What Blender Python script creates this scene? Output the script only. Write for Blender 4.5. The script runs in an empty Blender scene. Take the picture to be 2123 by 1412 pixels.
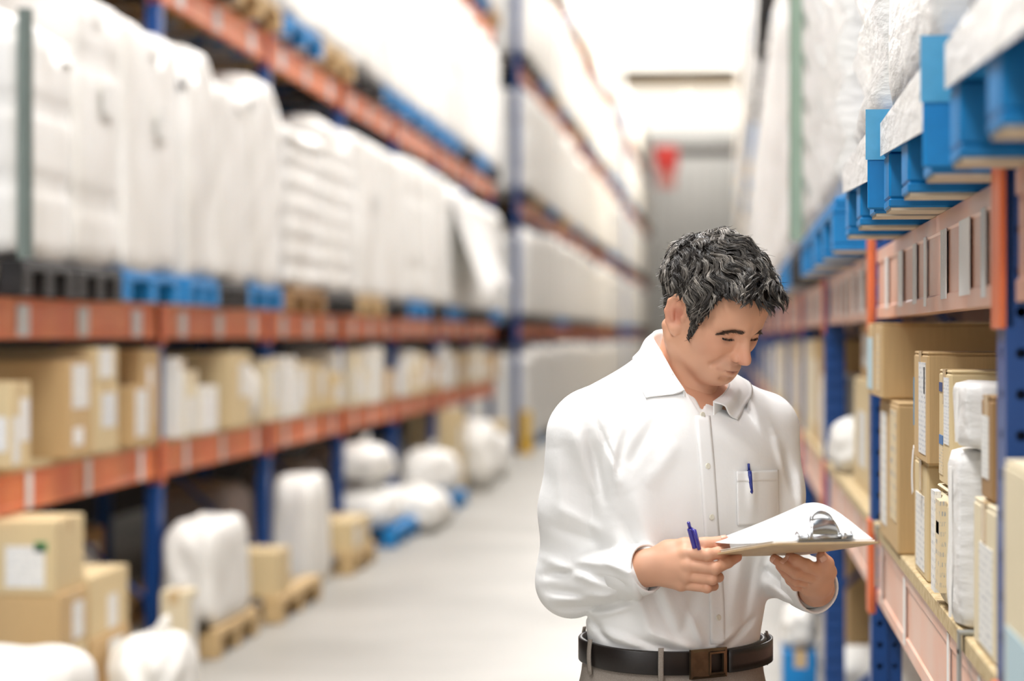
import bpy, math, random
import numpy as np
from mathutils import Vector, Matrix

scene = bpy.context.scene
COL = scene.collection
PI = math.pi

# ------------------------------------------------------------------ camera
FPX, CAM_H, YAW = 4800.0, 1.60, math.atan(446.5 / 4800.0)
cam_data = bpy.data.cameras.new('camera')
cam = bpy.data.objects.new('camera', cam_data)
COL.objects.link(cam)
cam.location = (0.0, 0.0, CAM_H)
cam.rotation_euler = (PI / 2, 0.0, YAW)
cam_data.sensor_width = 36.0
cam_data.lens = 36.0 * FPX / 2123.0
cam_data.shift_y = -8.0 / 2123.0
cam_data.clip_start = 0.05
cam_data.clip_end = 300.0
cam_data.dof.use_dof = True
cam_data.dof.focus_distance = 4.08
cam_data.dof.aperture_fstop = 2.3
scene.camera = cam

# ------------------------------------------------------------------ sky, daylight, exposure
world = bpy.data.worlds.new('overcast_sky')
scene.world = world
world.use_nodes = True
wb = world.node_tree.nodes['Background']
wb.inputs[0].default_value = (1.0, 0.99, 0.98, 1.0)
wb.inputs[1].default_value = 0.95

def area_light(name, x, y, z, sx, sy, watts):
    d = bpy.data.lights.new(name, 'AREA')
    d.shape = 'RECTANGLE'
    d.size, d.size_y = sx, sy
    d.energy = watts
    d.color = (1.0, 0.99, 0.98)
    o = bpy.data.objects.new(name, d)
    o.location = (x, y, z)
    COL.objects.link(o)
    return o

# daylight through the roof, one panel per roof bay over the aisle, and unseen area lights added lower over the near aisle to brighten the rack faces
for y, e in ((5.5, 520), (17, 380), (29, 420), (41, 480), (53, 440), (64, 380), (70.5, 380), (87.2, 170)):  # last one added out of sight to brighten the end door
    area_light('roof_light', -1.3, y, 10.3, 5.0, 4.0 if y > 60 else 7.0, e)
for y, e in ((-1.0, 120), (4.5, 118), (10.0, 60), (15.5, 56), (21.0, 60), (26.5, 60)):  # added fill lights above the frame, no fixtures modelled
    area_light('aisle_fill', -1.35, y, 5.6, 0.9, 3.6, e)

vs = scene.view_settings
vs.view_transform = 'Standard'
vs.look = 'None'
vs.exposure = 0.8
vs.gamma = 1.0
vs.use_curve_mapping = False
scene.cycles.max_bounces = 6
scene.cycles.diffuse_bounces = 4
scene.cycles.glossy_bounces = 2
scene.cycles.transmission_bounces = 4
scene.cycles.caustics_reflective = False
scene.cycles.caustics_refractive = False

# ------------------------------------------------------------------ materials
MATS = {}
def srgb(r, g, b):
    def f(c):
        c /= 255.0
        return c / 12.92 if c <= 0.04045 else ((c + 0.055) / 1.055) ** 2.4
    return (f(r), f(g), f(b), 1.0)

def mat(name, rgb, rough=0.6, metal=0.0, noise=0.0, nscale=8.0, bump=0.0, bscale=40.0, rgb2=None,
        stretch=(1, 1, 1), sss=0.0, coat=0.0, spec=0.5, detail=3.0, emit=None, estr=0.0, bdist=0.01):
    m = bpy.data.materials.new(name)
    m.use_nodes = True
    nt = m.node_tree
    p = nt.nodes['Principled BSDF']
    p.inputs['Roughness'].default_value = rough
    p.inputs['Metallic'].default_value = metal
    p.inputs['Specular IOR Level'].default_value = spec
    p.inputs['Base Color'].default_value = srgb(*rgb)
    if sss:
        p.inputs['Subsurface Weight'].default_value = sss
        p.inputs['Subsurface Radius'].default_value = (0.012, 0.005, 0.003)
        p.inputs['Subsurface Scale'].default_value = 1.0
    if coat:
        p.inputs['Coat Weight'].default_value = coat
        p.inputs['Coat Roughness'].default_value = 0.15
    if emit:
        p.inputs['Emission Color'].default_value = srgb(*emit)
        p.inputs['Emission Strength'].default_value = estr
    if noise or bump:
        tc = nt.nodes.new('ShaderNodeTexCoord')
        mp = nt.nodes.new('ShaderNodeMapping')
        mp.inputs['Scale'].default_value = stretch
        nt.links.new(tc.outputs['Object'], mp.inputs['Vector'])
    if noise:
        n = nt.nodes.new('ShaderNodeTexNoise')
        n.inputs['Scale'].default_value = nscale
        n.inputs['Detail'].default_value = detail
        nt.links.new(mp.outputs[0], n.inputs['Vector'])
        mr = nt.nodes.new('ShaderNodeMapRange')
        mr.inputs[1].default_value, mr.inputs[2].default_value = 0.36, 0.64
        nt.links.new(n.outputs['Fac'], mr.inputs[0])
        mx = nt.nodes.new('ShaderNodeMix')
        mx.data_type = 'RGBA'
        c1 = srgb(*rgb)
        c2 = srgb(*rgb2) if rgb2 else tuple(c * (1 - noise) for c in c1[:3]) + (1.0,)
        mx.inputs[6].default_value, mx.inputs[7].default_value = c1, c2
        nt.links.new(mr.outputs[0], mx.inputs[0])
        nt.links.new(mx.outputs[2], p.inputs['Base Color'])
    if bump:
        b = nt.nodes.new('ShaderNodeBump')
        b.inputs['Strength'].default_value = bump
        b.inputs['Distance'].default_value = bdist
        n2 = nt.nodes.new('ShaderNodeTexNoise')
        n2.inputs['Scale'].default_value = bscale
        n2.inputs['Detail'].default_value = 4.0
        nt.links.new(mp.outputs[0], n2.inputs['Vector'])
        nt.links.new(n2.outputs['Fac'], b.inputs['Height'])
        nt.links.new(b.outputs[0], p.inputs['Normal'])
    MATS[name] = m
    return m

def print_mat(name, paper, ink, rows, cover, axis=2, seed=0.0):
    """paper with rows of broken ink marks: reads as lines of small print"""
    m = mat(name, paper, 0.55)
    nt = m.node_tree
    p = nt.nodes['Principled BSDF']
    tc = nt.nodes.new('ShaderNodeTexCoord')
    sep = nt.nodes.new('ShaderNodeSeparateXYZ')
    nt.links.new(tc.outputs['Generated'], sep.inputs[0])
    w = nt.nodes.new('ShaderNodeMath'); w.operation = 'MULTIPLY'; w.inputs[1].default_value = rows
    nt.links.new(sep.outputs[axis], w.inputs[0])
    fr = nt.nodes.new('ShaderNodeMath'); fr.operation = 'FRACT'
    nt.links.new(w.outputs[0], fr.inputs[0])
    gt = nt.nodes.new('ShaderNodeMath'); gt.operation = 'GREATER_THAN'; gt.inputs[1].default_value = 0.55
    nt.links.new(fr.outputs[0], gt.inputs[0])
    mp = nt.nodes.new('ShaderNodeMapping')
    mp.inputs['Location'].default_value = (seed, seed * 2, seed * 3)
    sc = [7.0, 7.0, 7.0]; sc[axis] = rows * 0.5
    mp.inputs['Scale'].default_value = sc
    nt.links.new(tc.outputs['Generated'], mp.inputs[0])
    n = nt.nodes.new('ShaderNodeTexNoise'); n.inputs['Scale'].default_value = 1.6; n.inputs['Detail'].default_value = 1.0
    nt.links.new(mp.outputs[0], n.inputs['Vector'])
    g2 = nt.nodes.new('ShaderNodeMath'); g2.operation = 'GREATER_THAN'; g2.inputs[1].default_value = 1.0 - cover
    nt.links.new(n.outputs['Fac'], g2.inputs[0])
    mu = nt.nodes.new('ShaderNodeMath'); mu.operation = 'MULTIPLY'
    nt.links.new(gt.outputs[0], mu.inputs[0]); nt.links.new(g2.outputs[0], mu.inputs[1])
    mx = nt.nodes.new('ShaderNodeMix'); mx.data_type = 'RGBA'
    mx.inputs[6].default_value, mx.inputs[7].default_value = srgb(*paper), srgb(*ink)
    nt.links.new(mu.outputs[0], mx.inputs[0])
    nt.links.new(mx.outputs[2], p.inputs['Base Color'])
    return m

mat('concrete', (166, 163, 156), 0.45, noise=1, rgb2=(144, 141, 134), nscale=0.7, bump=0.05, bscale=30, detail=6)
mat('wall_grey', (176, 174, 168), 0.8, noise=0.05, nscale=1.0)
mat('wall_dark', (58, 50, 44), 0.9, noise=0.3, nscale=0.6)  # the unlit depth behind the racks is put into this dark wall colour
mat('roof_white', (236, 233, 226), 0.75, noise=0.03, nscale=1.0)
mat('roof_beige', (206, 190, 168), 0.8, noise=0.06, nscale=0.8)  # coloured light and shade under the roof put into the ceiling colour
mat('door_grey', (196, 194, 188), 0.5, noise=0.05, nscale=2)
mat('blue_paint', (4, 70, 142), 0.38, noise=0.15, nscale=6, spec=0.5)
mat('orange_paint', (240, 142, 84), 0.36, noise=1, rgb2=(234, 120, 70), nscale=3.0, spec=0.6)
mat('orange_glare', (236, 174, 144), 0.34, noise=1, rgb2=(236, 192, 170), nscale=4.0, spec=0.7)  # orange beam paint with the pale grazing glare put into its colour
mat('connector_orange', (230, 118, 68), 0.42, noise=0.12, nscale=8)
mat('chipboard', (206, 186, 146), 0.8, noise=1, rgb2=(180, 156, 112), nscale=60, stretch=(1, 1, 1), detail=5)
mat('board_face', (214, 202, 180), 0.7, noise=0.08, nscale=10)
mat('galvanised', (170, 174, 172), 0.35, metal=0.9, noise=0.2, nscale=20)
mat('film_white', (238, 237, 233), 0.46, noise=1, rgb2=(224, 221, 214), nscale=5.0, bump=0.35, bscale=14, stretch=(1, 1, 0.45), spec=0.5)
mat('film_bright', (241, 240, 238), 0.34, noise=1, rgb2=(229, 228, 224), nscale=3.0, bump=0.6, bscale=22, stretch=(0.5, 0.5, 1.6), spec=0.6)
mat('bag_white', (236, 234, 228), 0.5, noise=0.08, nscale=4, bump=0.5, bscale=9, bdist=0.02)
mat('bag_grey', (178, 168, 166), 0.5, noise=0.15, nscale=4, bump=0.4, bscale=9, bdist=0.02)
mat('carton', (200, 168, 120), 0.78, noise=0.07, nscale=5, bump=0.12, bscale=3, stretch=(40, 40, 2))
mat('carton_pale', (214, 192, 148), 0.78, noise=0.05, nscale=5)
mat('carton_cream', (226, 212, 180), 0.75, noise=0.05, nscale=6)
mat('carton_white', (232, 229, 220), 0.7, noise=0.04, nscale=6)
mat('carton_dark', (158, 122, 78), 0.8, noise=0.07, nscale=5)
mat('tape_clear', (206, 178, 134), 0.25, spec=0.6)
mat('tape_white', (246, 244, 240), 0.35, noise=0.06, nscale=20)
mat('tape_yellow', (214, 206, 92), 0.5)
mat('sticker_white', (248, 247, 244), 0.35)
mat('sticker_blue', (58, 158, 214), 0.4)
mat('band_blue', (70, 116, 170), 0.6)
mat('band_darkblue', (48, 70, 122), 0.6)
mat('band_pale_blue', (184, 208, 216), 0.6)
mat('pallet_blue', (0, 134, 204), 0.55, noise=0.25, nscale=12)
mat('film_blue', (88, 176, 220), 0.25, noise=0.1, nscale=30)
mat('pallet_wood', (206, 176, 128), 0.8, noise=0.2, nscale=6, stretch=(1, 8, 8))
mat('pallet_black', (34, 31, 30), 0.5, noise=0.2, nscale=8)
mat('pallet_raw', (214, 198, 172), 0.8, noise=0.15, nscale=20)
mat('edge_board', (112, 124, 118), 0.6, noise=0.1, nscale=6)
mat('edge_board_green', (150, 172, 152), 0.6, noise=0.1, nscale=6)
mat('strap_black', (30, 27, 26), 0.5, noise=0.2, nscale=20)
mat('guard_yellow', (226, 180, 20), 0.45, noise=0.08, nscale=8)
mat('sign_red', (224, 60, 52), 0.5, noise=0.05, nscale=4)
mat('sign_pink', (232, 150, 140), 0.5)
mat('lamp_shell', (200, 196, 186), 0.4, metal=0.3)
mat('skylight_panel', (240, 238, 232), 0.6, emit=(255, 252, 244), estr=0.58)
mat('lamp_glow', (255, 246, 214), 0.4, emit=(255, 244, 205), estr=6.0)
mat('sticker_green', (92, 148, 96), 0.5)
print_mat('label_print', (232, 231, 226), (196, 197, 198), 12.0, 0.46)
print_mat('label_print_b', (228, 229, 228), (172, 178, 188), 19.0, 0.45, seed=3.1)
print_mat('carton_print', (222, 203, 166), (146, 152, 160), 9.0, 0.44, seed=5.3)
print_mat('label_bars', (246, 245, 242), (212, 211, 210), 6.0, 0.7, axis=1, seed=1.7)
M = MATS

# ------------------------------------------------------------------ mesh helpers
def mesh_obj(name, verts, faces, material, parent=None, loc=(0, 0, 0), rot=(0, 0, 0), smooth=False, mesh=None):
    if mesh is None:
        mesh = bpy.data.meshes.new(name)
        mesh.from_pydata([tuple(map(float, v)) for v in verts], [], [tuple(map(int, f)) for f in faces])
        if smooth:
            mesh.polygons.foreach_set('use_smooth', [True] * len(mesh.polygons))
        mesh.materials.append(M[material] if isinstance(material, str) else material)
        mesh.update()
    o = bpy.data.objects.new(name, mesh)
    COL.objects.link(o)
    o.location = loc
    o.rotation_euler = rot
    if parent is not None:
        o.parent = parent
    return o

def empty(name, loc=(0, 0, 0), rz=0.0, parent=None):
    o = bpy.data.objects.new(name, None)
    o.empty_display_size = 0.1
    o.location = loc
    o.rotation_euler = (0, 0, rz)
    COL.objects.link(o)
    if parent is not None:
        o.parent = parent
    return o

def tag(o, label=None, cat=None, group=None, kind=None):
    if label: o['label'] = label
    if cat: o['category'] = cat
    if group: o['group'] = group
    if kind: o['kind'] = kind
    return o

_CHAMFER_FACES = []
def box_vf(x0, x1, y0, y1, z0, z1, b=0.0):
    """chamfered box: vertices and faces"""
    if b <= 0:
        v = [(x, y, z) for z in (z0, z1) for y in (y0, y1) for x in (x0, x1)]
        f = [(0, 2, 3, 1), (4, 5, 7, 6), (0, 1, 5, 4), (2, 6, 7, 3), (0, 4, 6, 2), (1, 3, 7, 5)]
        return v, f
    b = min(b, (x1 - x0) * .45, (y1 - y0) * .45, (z1 - z0) * .45)
    X, Y, Z = (x0, x1), (y0, y1), (z0, z1)
    v, idx = [], {}
    for i in (0, 1):
        for j in (0, 1):
            for k in (0, 1):
                sx, sy, sz = (b, -b)[i], (b, -b)[j], (b, -b)[k]
                for a in range(3):
                    p = [X[i] + sx, Y[j] + sy, Z[k] + sz]
                    p[a] = (X[i], Y[j], Z[k])[a]
                    idx[(i, j, k, a)] = len(v)
                    v.append(tuple(p))
    f = []
    for a in range(3):
        o1, o2 = [c for c in range(3) if c != a]
        for s in (0, 1):
            q = []
            for (p, r) in ((0, 0), (1, 0), (1, 1), (0, 1)):
                c = [0, 0, 0]; c[a] = s; c[o1] = p; c[o2] = r
                q.append(idx[(*c, a)])
            f.append(tuple(q))
    for a in range(3):          # edge chamfers along axis a
        o1, o2 = [c for c in range(3) if c != a]
        for p in (0, 1):
            for r in (0, 1):
                c0 = [0, 0, 0]; c0[o1] = p; c0[o2] = r
                c1 = list(c0); c1[a] = 1
                f.append((idx[(*c0, o1)], idx[(*c1, o1)], idx[(*c1, o2)], idx[(*c0, o2)]))
    for i in (0, 1):
        for j in (0, 1):
            for k in (0, 1):
                f.append(tuple(idx[(i, j, k, a)] for a in range(3)))
    if not _CHAMFER_FACES: _CHAMFER_FACES.extend(fix_normals(v, f))
    return v, _CHAMFER_FACES

def fix_normals(v, f):
    c = np.mean(np.array(v, float), axis=0)
    out = []
    for q in f:
        p = np.array([v[i] for i in q], float)
        n = np.cross(p[1] - p[0], p[2] - p[0])
        out.append(tuple(reversed(q)) if np.dot(n, p.mean(0) - c) < 0 else tuple(q))
    return out

def merge(*vfs):
    V, F = [], []
    for v, f in vfs:
        o = len(V)
        V += list(v)
        F += [tuple(i + o for i in q) for q in f]
    return V, F

def box(name, x0, x1, y0, y1, z0, z1, material, parent=None, b=0.0, loc=(0, 0, 0), rot=(0, 0, 0)):
    v, f = box_vf(x0, x1, y0, y1, z0, z1, b)
    return mesh_obj(name, v, f, material, parent, loc, rot)

def tube_vf(pts, rad, n=10, cap=True, flat=1.0):
    """tube through points; rad one value or a list"""
    pts = [Vector(p) for p in pts]
    rr = rad if isinstance(rad, (list, tuple)) else [rad] * len(pts)
    V, F = [], []
    t0 = (pts[1] - pts[0]).normalized()
    up = Vector((0, 0, 1)) if abs(t0.z) < .9 else Vector((1, 0, 0))
    nrm = t0.cross(up).normalized()
    for i, p in enumerate(pts):
        t = (pts[min(i + 1, len(pts) - 1)] - pts[max(i - 1, 0)]).normalized()
        nrm = (nrm - t * nrm.dot(t)).normalized()
        bn = t.cross(nrm)
        for k in range(n):
            a = 2 * PI * k / n
            V.append(tuple(p + nrm * math.cos(a) * rr[i] + bn * math.sin(a) * rr[i] * flat))
    for i in range(len(pts) - 1):
        for k in range(n):
            a, b2 = i * n + k, i * n + (k + 1) % n
            F.append((a, b2, b2 + n, a + n))
    if cap:
        F.append(tuple(reversed(range(n))))
        F.append(tuple(range((len(pts) - 1) * n, len(pts) * n)))
    return V, F

def lathe_vf(prof, n=20, cap=True):
    V, F = [], []
    for r, z in prof:
        for k in range(n):
            a = 2 * PI * k / n
            V.append((r * math.cos(a), r * math.sin(a), z))
    for i in range(len(prof) - 1):
        for k in range(n):
            a, b2 = i * n + k, i * n + (k + 1) % n
            F.append((a, b2, b2 + n, a + n))
    if cap:
        F.append(tuple(reversed(range(n))))
        F.append(tuple(range((len(prof) - 1) * n, len(prof) * n)))
    return V, F

def ordinal(n):
    w = ['first', 'second', 'third', 'fourth', 'fifth', 'sixth', 'seventh', 'eighth', 'ninth', 'tenth']
    if n <= 10: return w[n - 1]
    s = 'th' if 10 <= n % 100 <= 20 else {1: 'st', 2: 'nd', 3: 'rd'}.get(n % 10, 'th')
    return '%d%s' % (n, s)
# ------------------------------------------------------------------ the building
XL, XR = -2.87, 0.36          # front planes of the racks
Y_END = 90.0
def structure(name, *a, **k):
    return tag(box(name, *a, **k), kind='structure')

structure('floor', -6.5, 3.2, -30, Y_END + 0.4, -0.2, 0.0, 'concrete')
structure('ceiling', -6.5, 3.2, -5, Y_END + 0.4, 10.6, 10.8, 'roof_beige')
structure('wall_left', -6.5, -5.4, -5, Y_END, 0.0, 10.6, 'wall_dark')
structure('wall_right', 2.6, 3.2, -5, Y_END, 0.0, 10.6, 'wall_dark')
structure('wall_back', -6.5, 3.2, Y_END, Y_END + 0.4, 0.0, 10.6, 'wall_grey')
# bellied translucent roof-light vaults across the hall, daylit from above
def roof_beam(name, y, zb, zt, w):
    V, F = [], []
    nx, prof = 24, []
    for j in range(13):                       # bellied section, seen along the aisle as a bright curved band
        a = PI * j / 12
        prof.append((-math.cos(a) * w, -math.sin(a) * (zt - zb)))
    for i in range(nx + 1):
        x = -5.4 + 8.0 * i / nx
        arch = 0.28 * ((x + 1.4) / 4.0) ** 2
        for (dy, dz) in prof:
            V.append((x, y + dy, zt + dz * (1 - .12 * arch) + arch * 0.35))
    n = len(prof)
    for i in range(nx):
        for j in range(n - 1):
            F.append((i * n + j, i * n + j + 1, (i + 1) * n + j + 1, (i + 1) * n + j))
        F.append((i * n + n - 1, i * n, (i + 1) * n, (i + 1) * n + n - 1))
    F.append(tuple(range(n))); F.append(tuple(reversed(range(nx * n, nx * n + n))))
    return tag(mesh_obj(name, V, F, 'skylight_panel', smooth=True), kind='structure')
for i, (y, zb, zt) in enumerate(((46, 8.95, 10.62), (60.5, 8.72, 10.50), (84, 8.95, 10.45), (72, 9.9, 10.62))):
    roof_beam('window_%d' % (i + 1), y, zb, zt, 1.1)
# sliding door in the end wall with vertical ribs
door = tag(empty('door_1', (-1.4, Y_END - 0.02, 0)), kind='structure')
for k in range(9):
    x = -1.9 + k * 0.42
    box('door_panel', x + .008, x + .412, -0.10, -0.02, 0.02, 8.6, 'door_grey', door, b=0.02)
box('door_rail', -2.1, 2.1, -0.16, -0.02, 8.62, 8.9, 'wall_dark', door)
tag(structure('trim_5', -3.62, -3.3, Y_END - 0.3, Y_END, 0, 10.6, 'roof_beige'))
# red hanging sign in front of the end wall
sg = tag(empty('hanging_sign', (-2.25, 86.0, 0)), 'red sign hanging high in front of the far grey door', 'sign')
box('sign_plate', -0.42, 0.42, -0.04, 0.04, 7.75, 8.65, 'sign_red', sg, b=0.01)
box('sign_lower_plate', -0.32, 0.34, -0.035, 0.035, 7.1, 7.745, 'sign_pink', sg, b=0.01)
for s in (-.3, .3):
    v, f = tube_vf([(s, 0, 8.6), (s, 0, 10.6)], 0.012, 6)
    mesh_obj('hanger', v, f, 'galvanised', sg)
# round high-bay lamps
def highbay(x, y, z, label):
    t = tag(empty('highbay_lamp', (x, y, z)), label, 'lamp', 'round lamps under the roof')
    v, f = lathe_vf([(0.05, 0.42), (0.09, 0.40), (0.14, 0.22), (0.33, 0.06), (0.36, 0.0), (0.33, 0.0), (0.31, 0.03)], 24)
    mesh_obj('lamp_shell', v, f, 'lamp_shell', t, smooth=True)
    v, f = lathe_vf([(0.30, 0.02), (0.27, -0.03), (0.16, -0.07), (0.02, -0.085)], 24)
    mesh_obj('lamp_glass', v, f, 'lamp_glow', t, smooth=True)
    v, f = tube_vf([(0, 0, 0.4), (0, 0, 10.6 - z)], 0.012, 6)
    mesh_obj('hanger', v, f, 'galvanised', t)
    d = bpy.data.lights.new('lamp_light', 'POINT'); d.energy = 160; d.color = (1, .93, .8); d.shadow_soft_size = 0.25
    o = bpy.data.objects.new('lamp_light', d); o.parent = t; o.location = (0, 0, -0.3); COL.objects.link(o)
def at(px, py, zc):
    xc = (px - 1061.5) / FPX * zc
    return (xc * math.cos(YAW) - zc * math.sin(YAW), xc * math.sin(YAW) + zc * math.cos(YAW), CAM_H + (698 - py) / FPX * zc)
for (px, py, zc, lb) in ((1382, -8, 52, 'round warm roof lamp left of the pair at the top'),
                         (1472, -8, 52, 'round warm roof lamp right of the pair at the top'),
                         (1425, 212, 72, 'small round roof lamp hanging lowest, over the far aisle end')):
    highbay(*at(px, py, zc), lb)

# ------------------------------------------------------------------ pallet racking
UP_W, UP_D = 0.10, 0.075
def holed_strip(p0, du, dv, w, h, pitch, r, nhole):
    """flat strip with real round holes; p0 corner, du across, dv up"""
    p0, du, dv = Vector(p0), Vector(du), Vector(dv)
    V, F = [], []
    for k in range(nhole):
        c = len(V)
        zc0 = k * pitch
        rect = [(0, 0), (w / 2, 0), (w, 0), (w, pitch / 2), (w, pitch), (w / 2, pitch), (0, pitch), (0, pitch / 2)]
        for (a, b) in rect:
            V.append(tuple(p0 + du * a + dv * (b + zc0)))
        for i in range(8):
            an = -3 * PI / 4 + i * PI / 4
            V.append(tuple(p0 + du * (w / 2 + r * math.cos(an)) + dv * (zc0 + pitch / 2 + r * math.sin(an))))
        for i in range(8):
            j = (i + 1) % 8
            F.append((c + i, c + j, c + 8 + j, c + 8 + i))
    return V, F

def upright_mesh(name, height, holes=True):
    """open U section, closed face toward -X (the aisle), lips turned in; origin at foot centre"""
    n = int(height / 0.0535)
    h = n * 0.0535
    a, d, t = UP_W / 2, UP_D, 0.003
    parts = []
    if holes:
        parts.append(holed_strip((0, -a, 0), (0, 1, 0), (0, 0, 1), UP_W, h, .0535, .0085, n))
        for s in (-1, 1):
            parts.append(holed_strip((0, s * a, 0), (1, 0, 0), (0, 0, 1), d * .52, h, .0535, .0075, n))
            parts.append(holed_strip((d * .52, s * (a - .006), 0), (1, 0, 0), (0, 0, 1), d * .48, h, .0535, .0065, n))
            parts.append(box_vf(d * .52 - .001, d * .52 + .001, min(s * a, s * (a - .006)), max(s * a, s * (a - .006)), 0, h))
        parts.append(box_vf(.004, .007, -a + .004, a - .004, 0.0, h))     # inner wall seen through the holes
        parts.append(box_vf(.006, d - .004, -.004, .004, 0.0, h))
    else:
        parts.append(box_vf(0, d * .5, -a, a, 0, h))
        parts.append(box_vf(d * .5, d, -a + .006, a - .006, 0, h))
    parts.append(box_vf(-0.012, d + .012, -a - .012, a + .012, 0, 0.006))
    for s in (-1, 1):
        parts.append(box_vf(d - .002, d, min(s * (a - .006), s * (a - .03)), max(s * (a - .006), s * (a - .03)), 0, h))
    V, F = merge(*parts)
    me = bpy.data.meshes.new(name)
    me.from_pydata(V, [], F)
    me.materials.append(M['blue_paint'])
    me.update()
    return me

def beam_mesh(name, length, h, material):
    """box beam with a rolled step along its top and a fold line near the bottom; along Y, face at X=0 going +X"""
    prof = [(0.0, 0.0), (0.0, h * .16), (0.004, h * .18), (0.004, h * .80), (0.0, h * .82), (0.0, h), (0.028, h), (0.028, h - .018), (0.046, h - .018), (0.046, 0.0)]
    V, F = [], []
    for y in (0, length):
        V += [(x, y, z) for x, z in prof]
    n = len(prof)
    for i in range(n):
        j = (i + 1) % n
        F.append((i, j, j + n, i + n))
    F.append(tuple(range(n))); F.append(tuple(reversed(range(n, 2 * n))))
    me = bpy.data.meshes.new(name)
    me.from_pydata(V, [], F)
    me.materials.append(M[material])
    me.update()
    return me

def rack(label, xf, side, ys, levels, height, depth, lower=None, beam_mat='orange_paint', stickers=(), holes=True, braces=True, board_t=.03, near_y=99.0):
    """side=-1: rack stands to the left of the aisle (its face looks +X)"""
    root = tag(empty('pallet_rack', (xf, ys[0], 0)), label, 'rack')
    um = upright_mesh('upright', height, holes)
    rz = 0 if side > 0 else PI
    s = side
    bm_cache = {}
    con_me = None
    for iy, y in enumerate(ys):
        for back in (0, 1):
            o = mesh_obj('upright', None, None, None, root, (s * (depth if back else 0), y - ys[0], 0), (0, 0, rz if not back else rz + PI), mesh=um)
        if braces and y < near_y:
            key = 'br'
            z = 0.25
            k = 0
            while z < height - 1.0 and k < 5:
                x0, x1 = s * UP_D, s * (depth - UP_D)
                if k % 2: x0, x1 = x1, x0
                v, f = tube_vf([(x0, 0, z), (x1, 0, z + .85)], 0.014, 4)
                if (key, k) not in bm_cache:
                    o = mesh_obj('brace', v, f, 'blue_paint', root, (0, y - ys[0], 0)); bm_cache[(key, k)] = o.data
                else:
                    mesh_obj('brace', None, None, None, root, (0, y - ys[0], 0), mesh=bm_cache[(key, k)])
                z += .9; k += 1
    for li, (z0, h) in enumerate(levels):
        for ib in range(len(ys) - 1):
            y0, y1 = ys[ib] + UP_W / 2, ys[ib + 1] - UP_W / 2
            L = y1 - y0
            key = ('b', round(L, 3), h)
            if key not in bm_cache: bm_cache[key] = beam_mesh('beam', L, h, beam_mat)
            for back in (0, 1):
                x = s * (0.012 if not back else depth - .012)
                face_left = (s > 0) != bool(back)
                if face_left:
                    o = mesh_obj('beam', None, None, None, root, (x, y0 - ys[0], z0), mesh=bm_cache[key])
                else:
                    o = mesh_obj('beam', None, None, None, root, (x, y1 - ys[0], z0), (0, 0, PI), mesh=bm_cache[key])
                if back: continue
                if y0 > near_y: continue
                # connector plates hooked on the uprights
                for e in (0, 1):
                    key2 = ('c', h)
                    if key2 not in bm_cache:
                        v, f = merge(box_vf(-.020, .0, -.05, .0, -.035, h + .03, .002), box_vf(-.020, .045, -.004, 0, -.035, h + .03))
                        c = mesh_obj('connector_plate', v, f, 'connector_orange', o, mesh=None)
                        bm_cache[key2] = c.data
                    else:
                        c = mesh_obj('connector_plate', None, None, None, o, mesh=bm_cache[key2])
                    if face_left:
                        c.location = (0, 0 if e == 0 else L + .0, 0)
                        if e: c.location = (0, L + .05, 0)
                    else:
                        c.location = (0, 0 if e == 0 else L + .05, 0)
                # stickers on the beam face
                for (lv, frac, wy, hz, zo, mname) in stickers:
                    if lv != li: continue
                    ky = ('s', wy, hz, mname)
                    yy = frac * L
                    if ky not in bm_cache:
                        v, f = box_vf(-.0015, .0, -wy / 2, wy / 2, 0, hz)
                        c = mesh_obj('beam_label', v, f, mname, o)
                        bm_cache[ky] = c.data
                    else:
                        c = mesh_obj('beam_label', None, None, None, o, mesh=bm_cache[ky])
                    c.location = (-.0003, yy, zo)
            if lower is not None and li == lower:
                key3 = ('sb', round(L, 3))
                nb = 3
                for q in range(nb):
                    yb = y0 + L * q / nb - ys[0]
                    v, f = box_vf(min(s * .003, s * (depth - .003)), max(s * .003, s * (depth - .003)), .002, L / nb - .002, 0, board_t, .002)
                    if (key3, s) not in bm_cache:
                        c = mesh_obj('shelf_board', v, f, 'chipboard', root, (0, yb, z0 + h)); bm_cache[(key3, s)] = c.data
                    else:
                        mesh_obj('shelf_board', None, None, None, root, (0, yb, z0 + h), mesh=bm_cache[(key3, s)])
    return root

LY = [8.78 + 2.8 * i for i in range(8)]
LB0, LB1, LB2, LB3, LB4 = (.885, .165), (1.59, .17), (3.33, .17), (5.22, .17), (7.05, .17)
st = []
for fr in (.12, .47, .80):
    st.append((0, fr, .085, .155, .005, 'sticker_white'))
    st.append((1, fr + .03, .17, .13, .012, 'label_bars'))
    st.append((2, fr + .05, .16, .12, .012, 'label_bars'))
rack_left = rack('blue and orange pallet rack along the left side of the aisle, nearest run', XL, -1, LY,
                 [LB0, LB1, LB2, LB3], 6.9, 1.1, lower=0, stickers=st)
LY2 = [32.0 + 2.8 * i for i in range(12)]
rack_mid = rack('second run of blue and orange rack on the left, beyond the cross aisle', XL, -1, LY2,
                [LB1, LB2, LB3, LB4], 8.6, 1.1, stickers=[q for q in st if q[0] in (1,)], holes=False, braces=False)
LY3 = [66.0 + 2.8 * i for i in range(8)]
rack_far = rack('farthest run of left-hand rack, near the end wall', XL, -1, LY3, [LB1, LB2, LB3, LB4], 8.6, 1.1, holes=False, braces=False)
RY = [0.30 + 2.8 * i for i in range(31)]
RB0, RB1, RB2, RB3, RB4 = (.94, .17), (1.645, .17), (3.75, .17), (5.6, .17), (7.4, .17)
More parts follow.
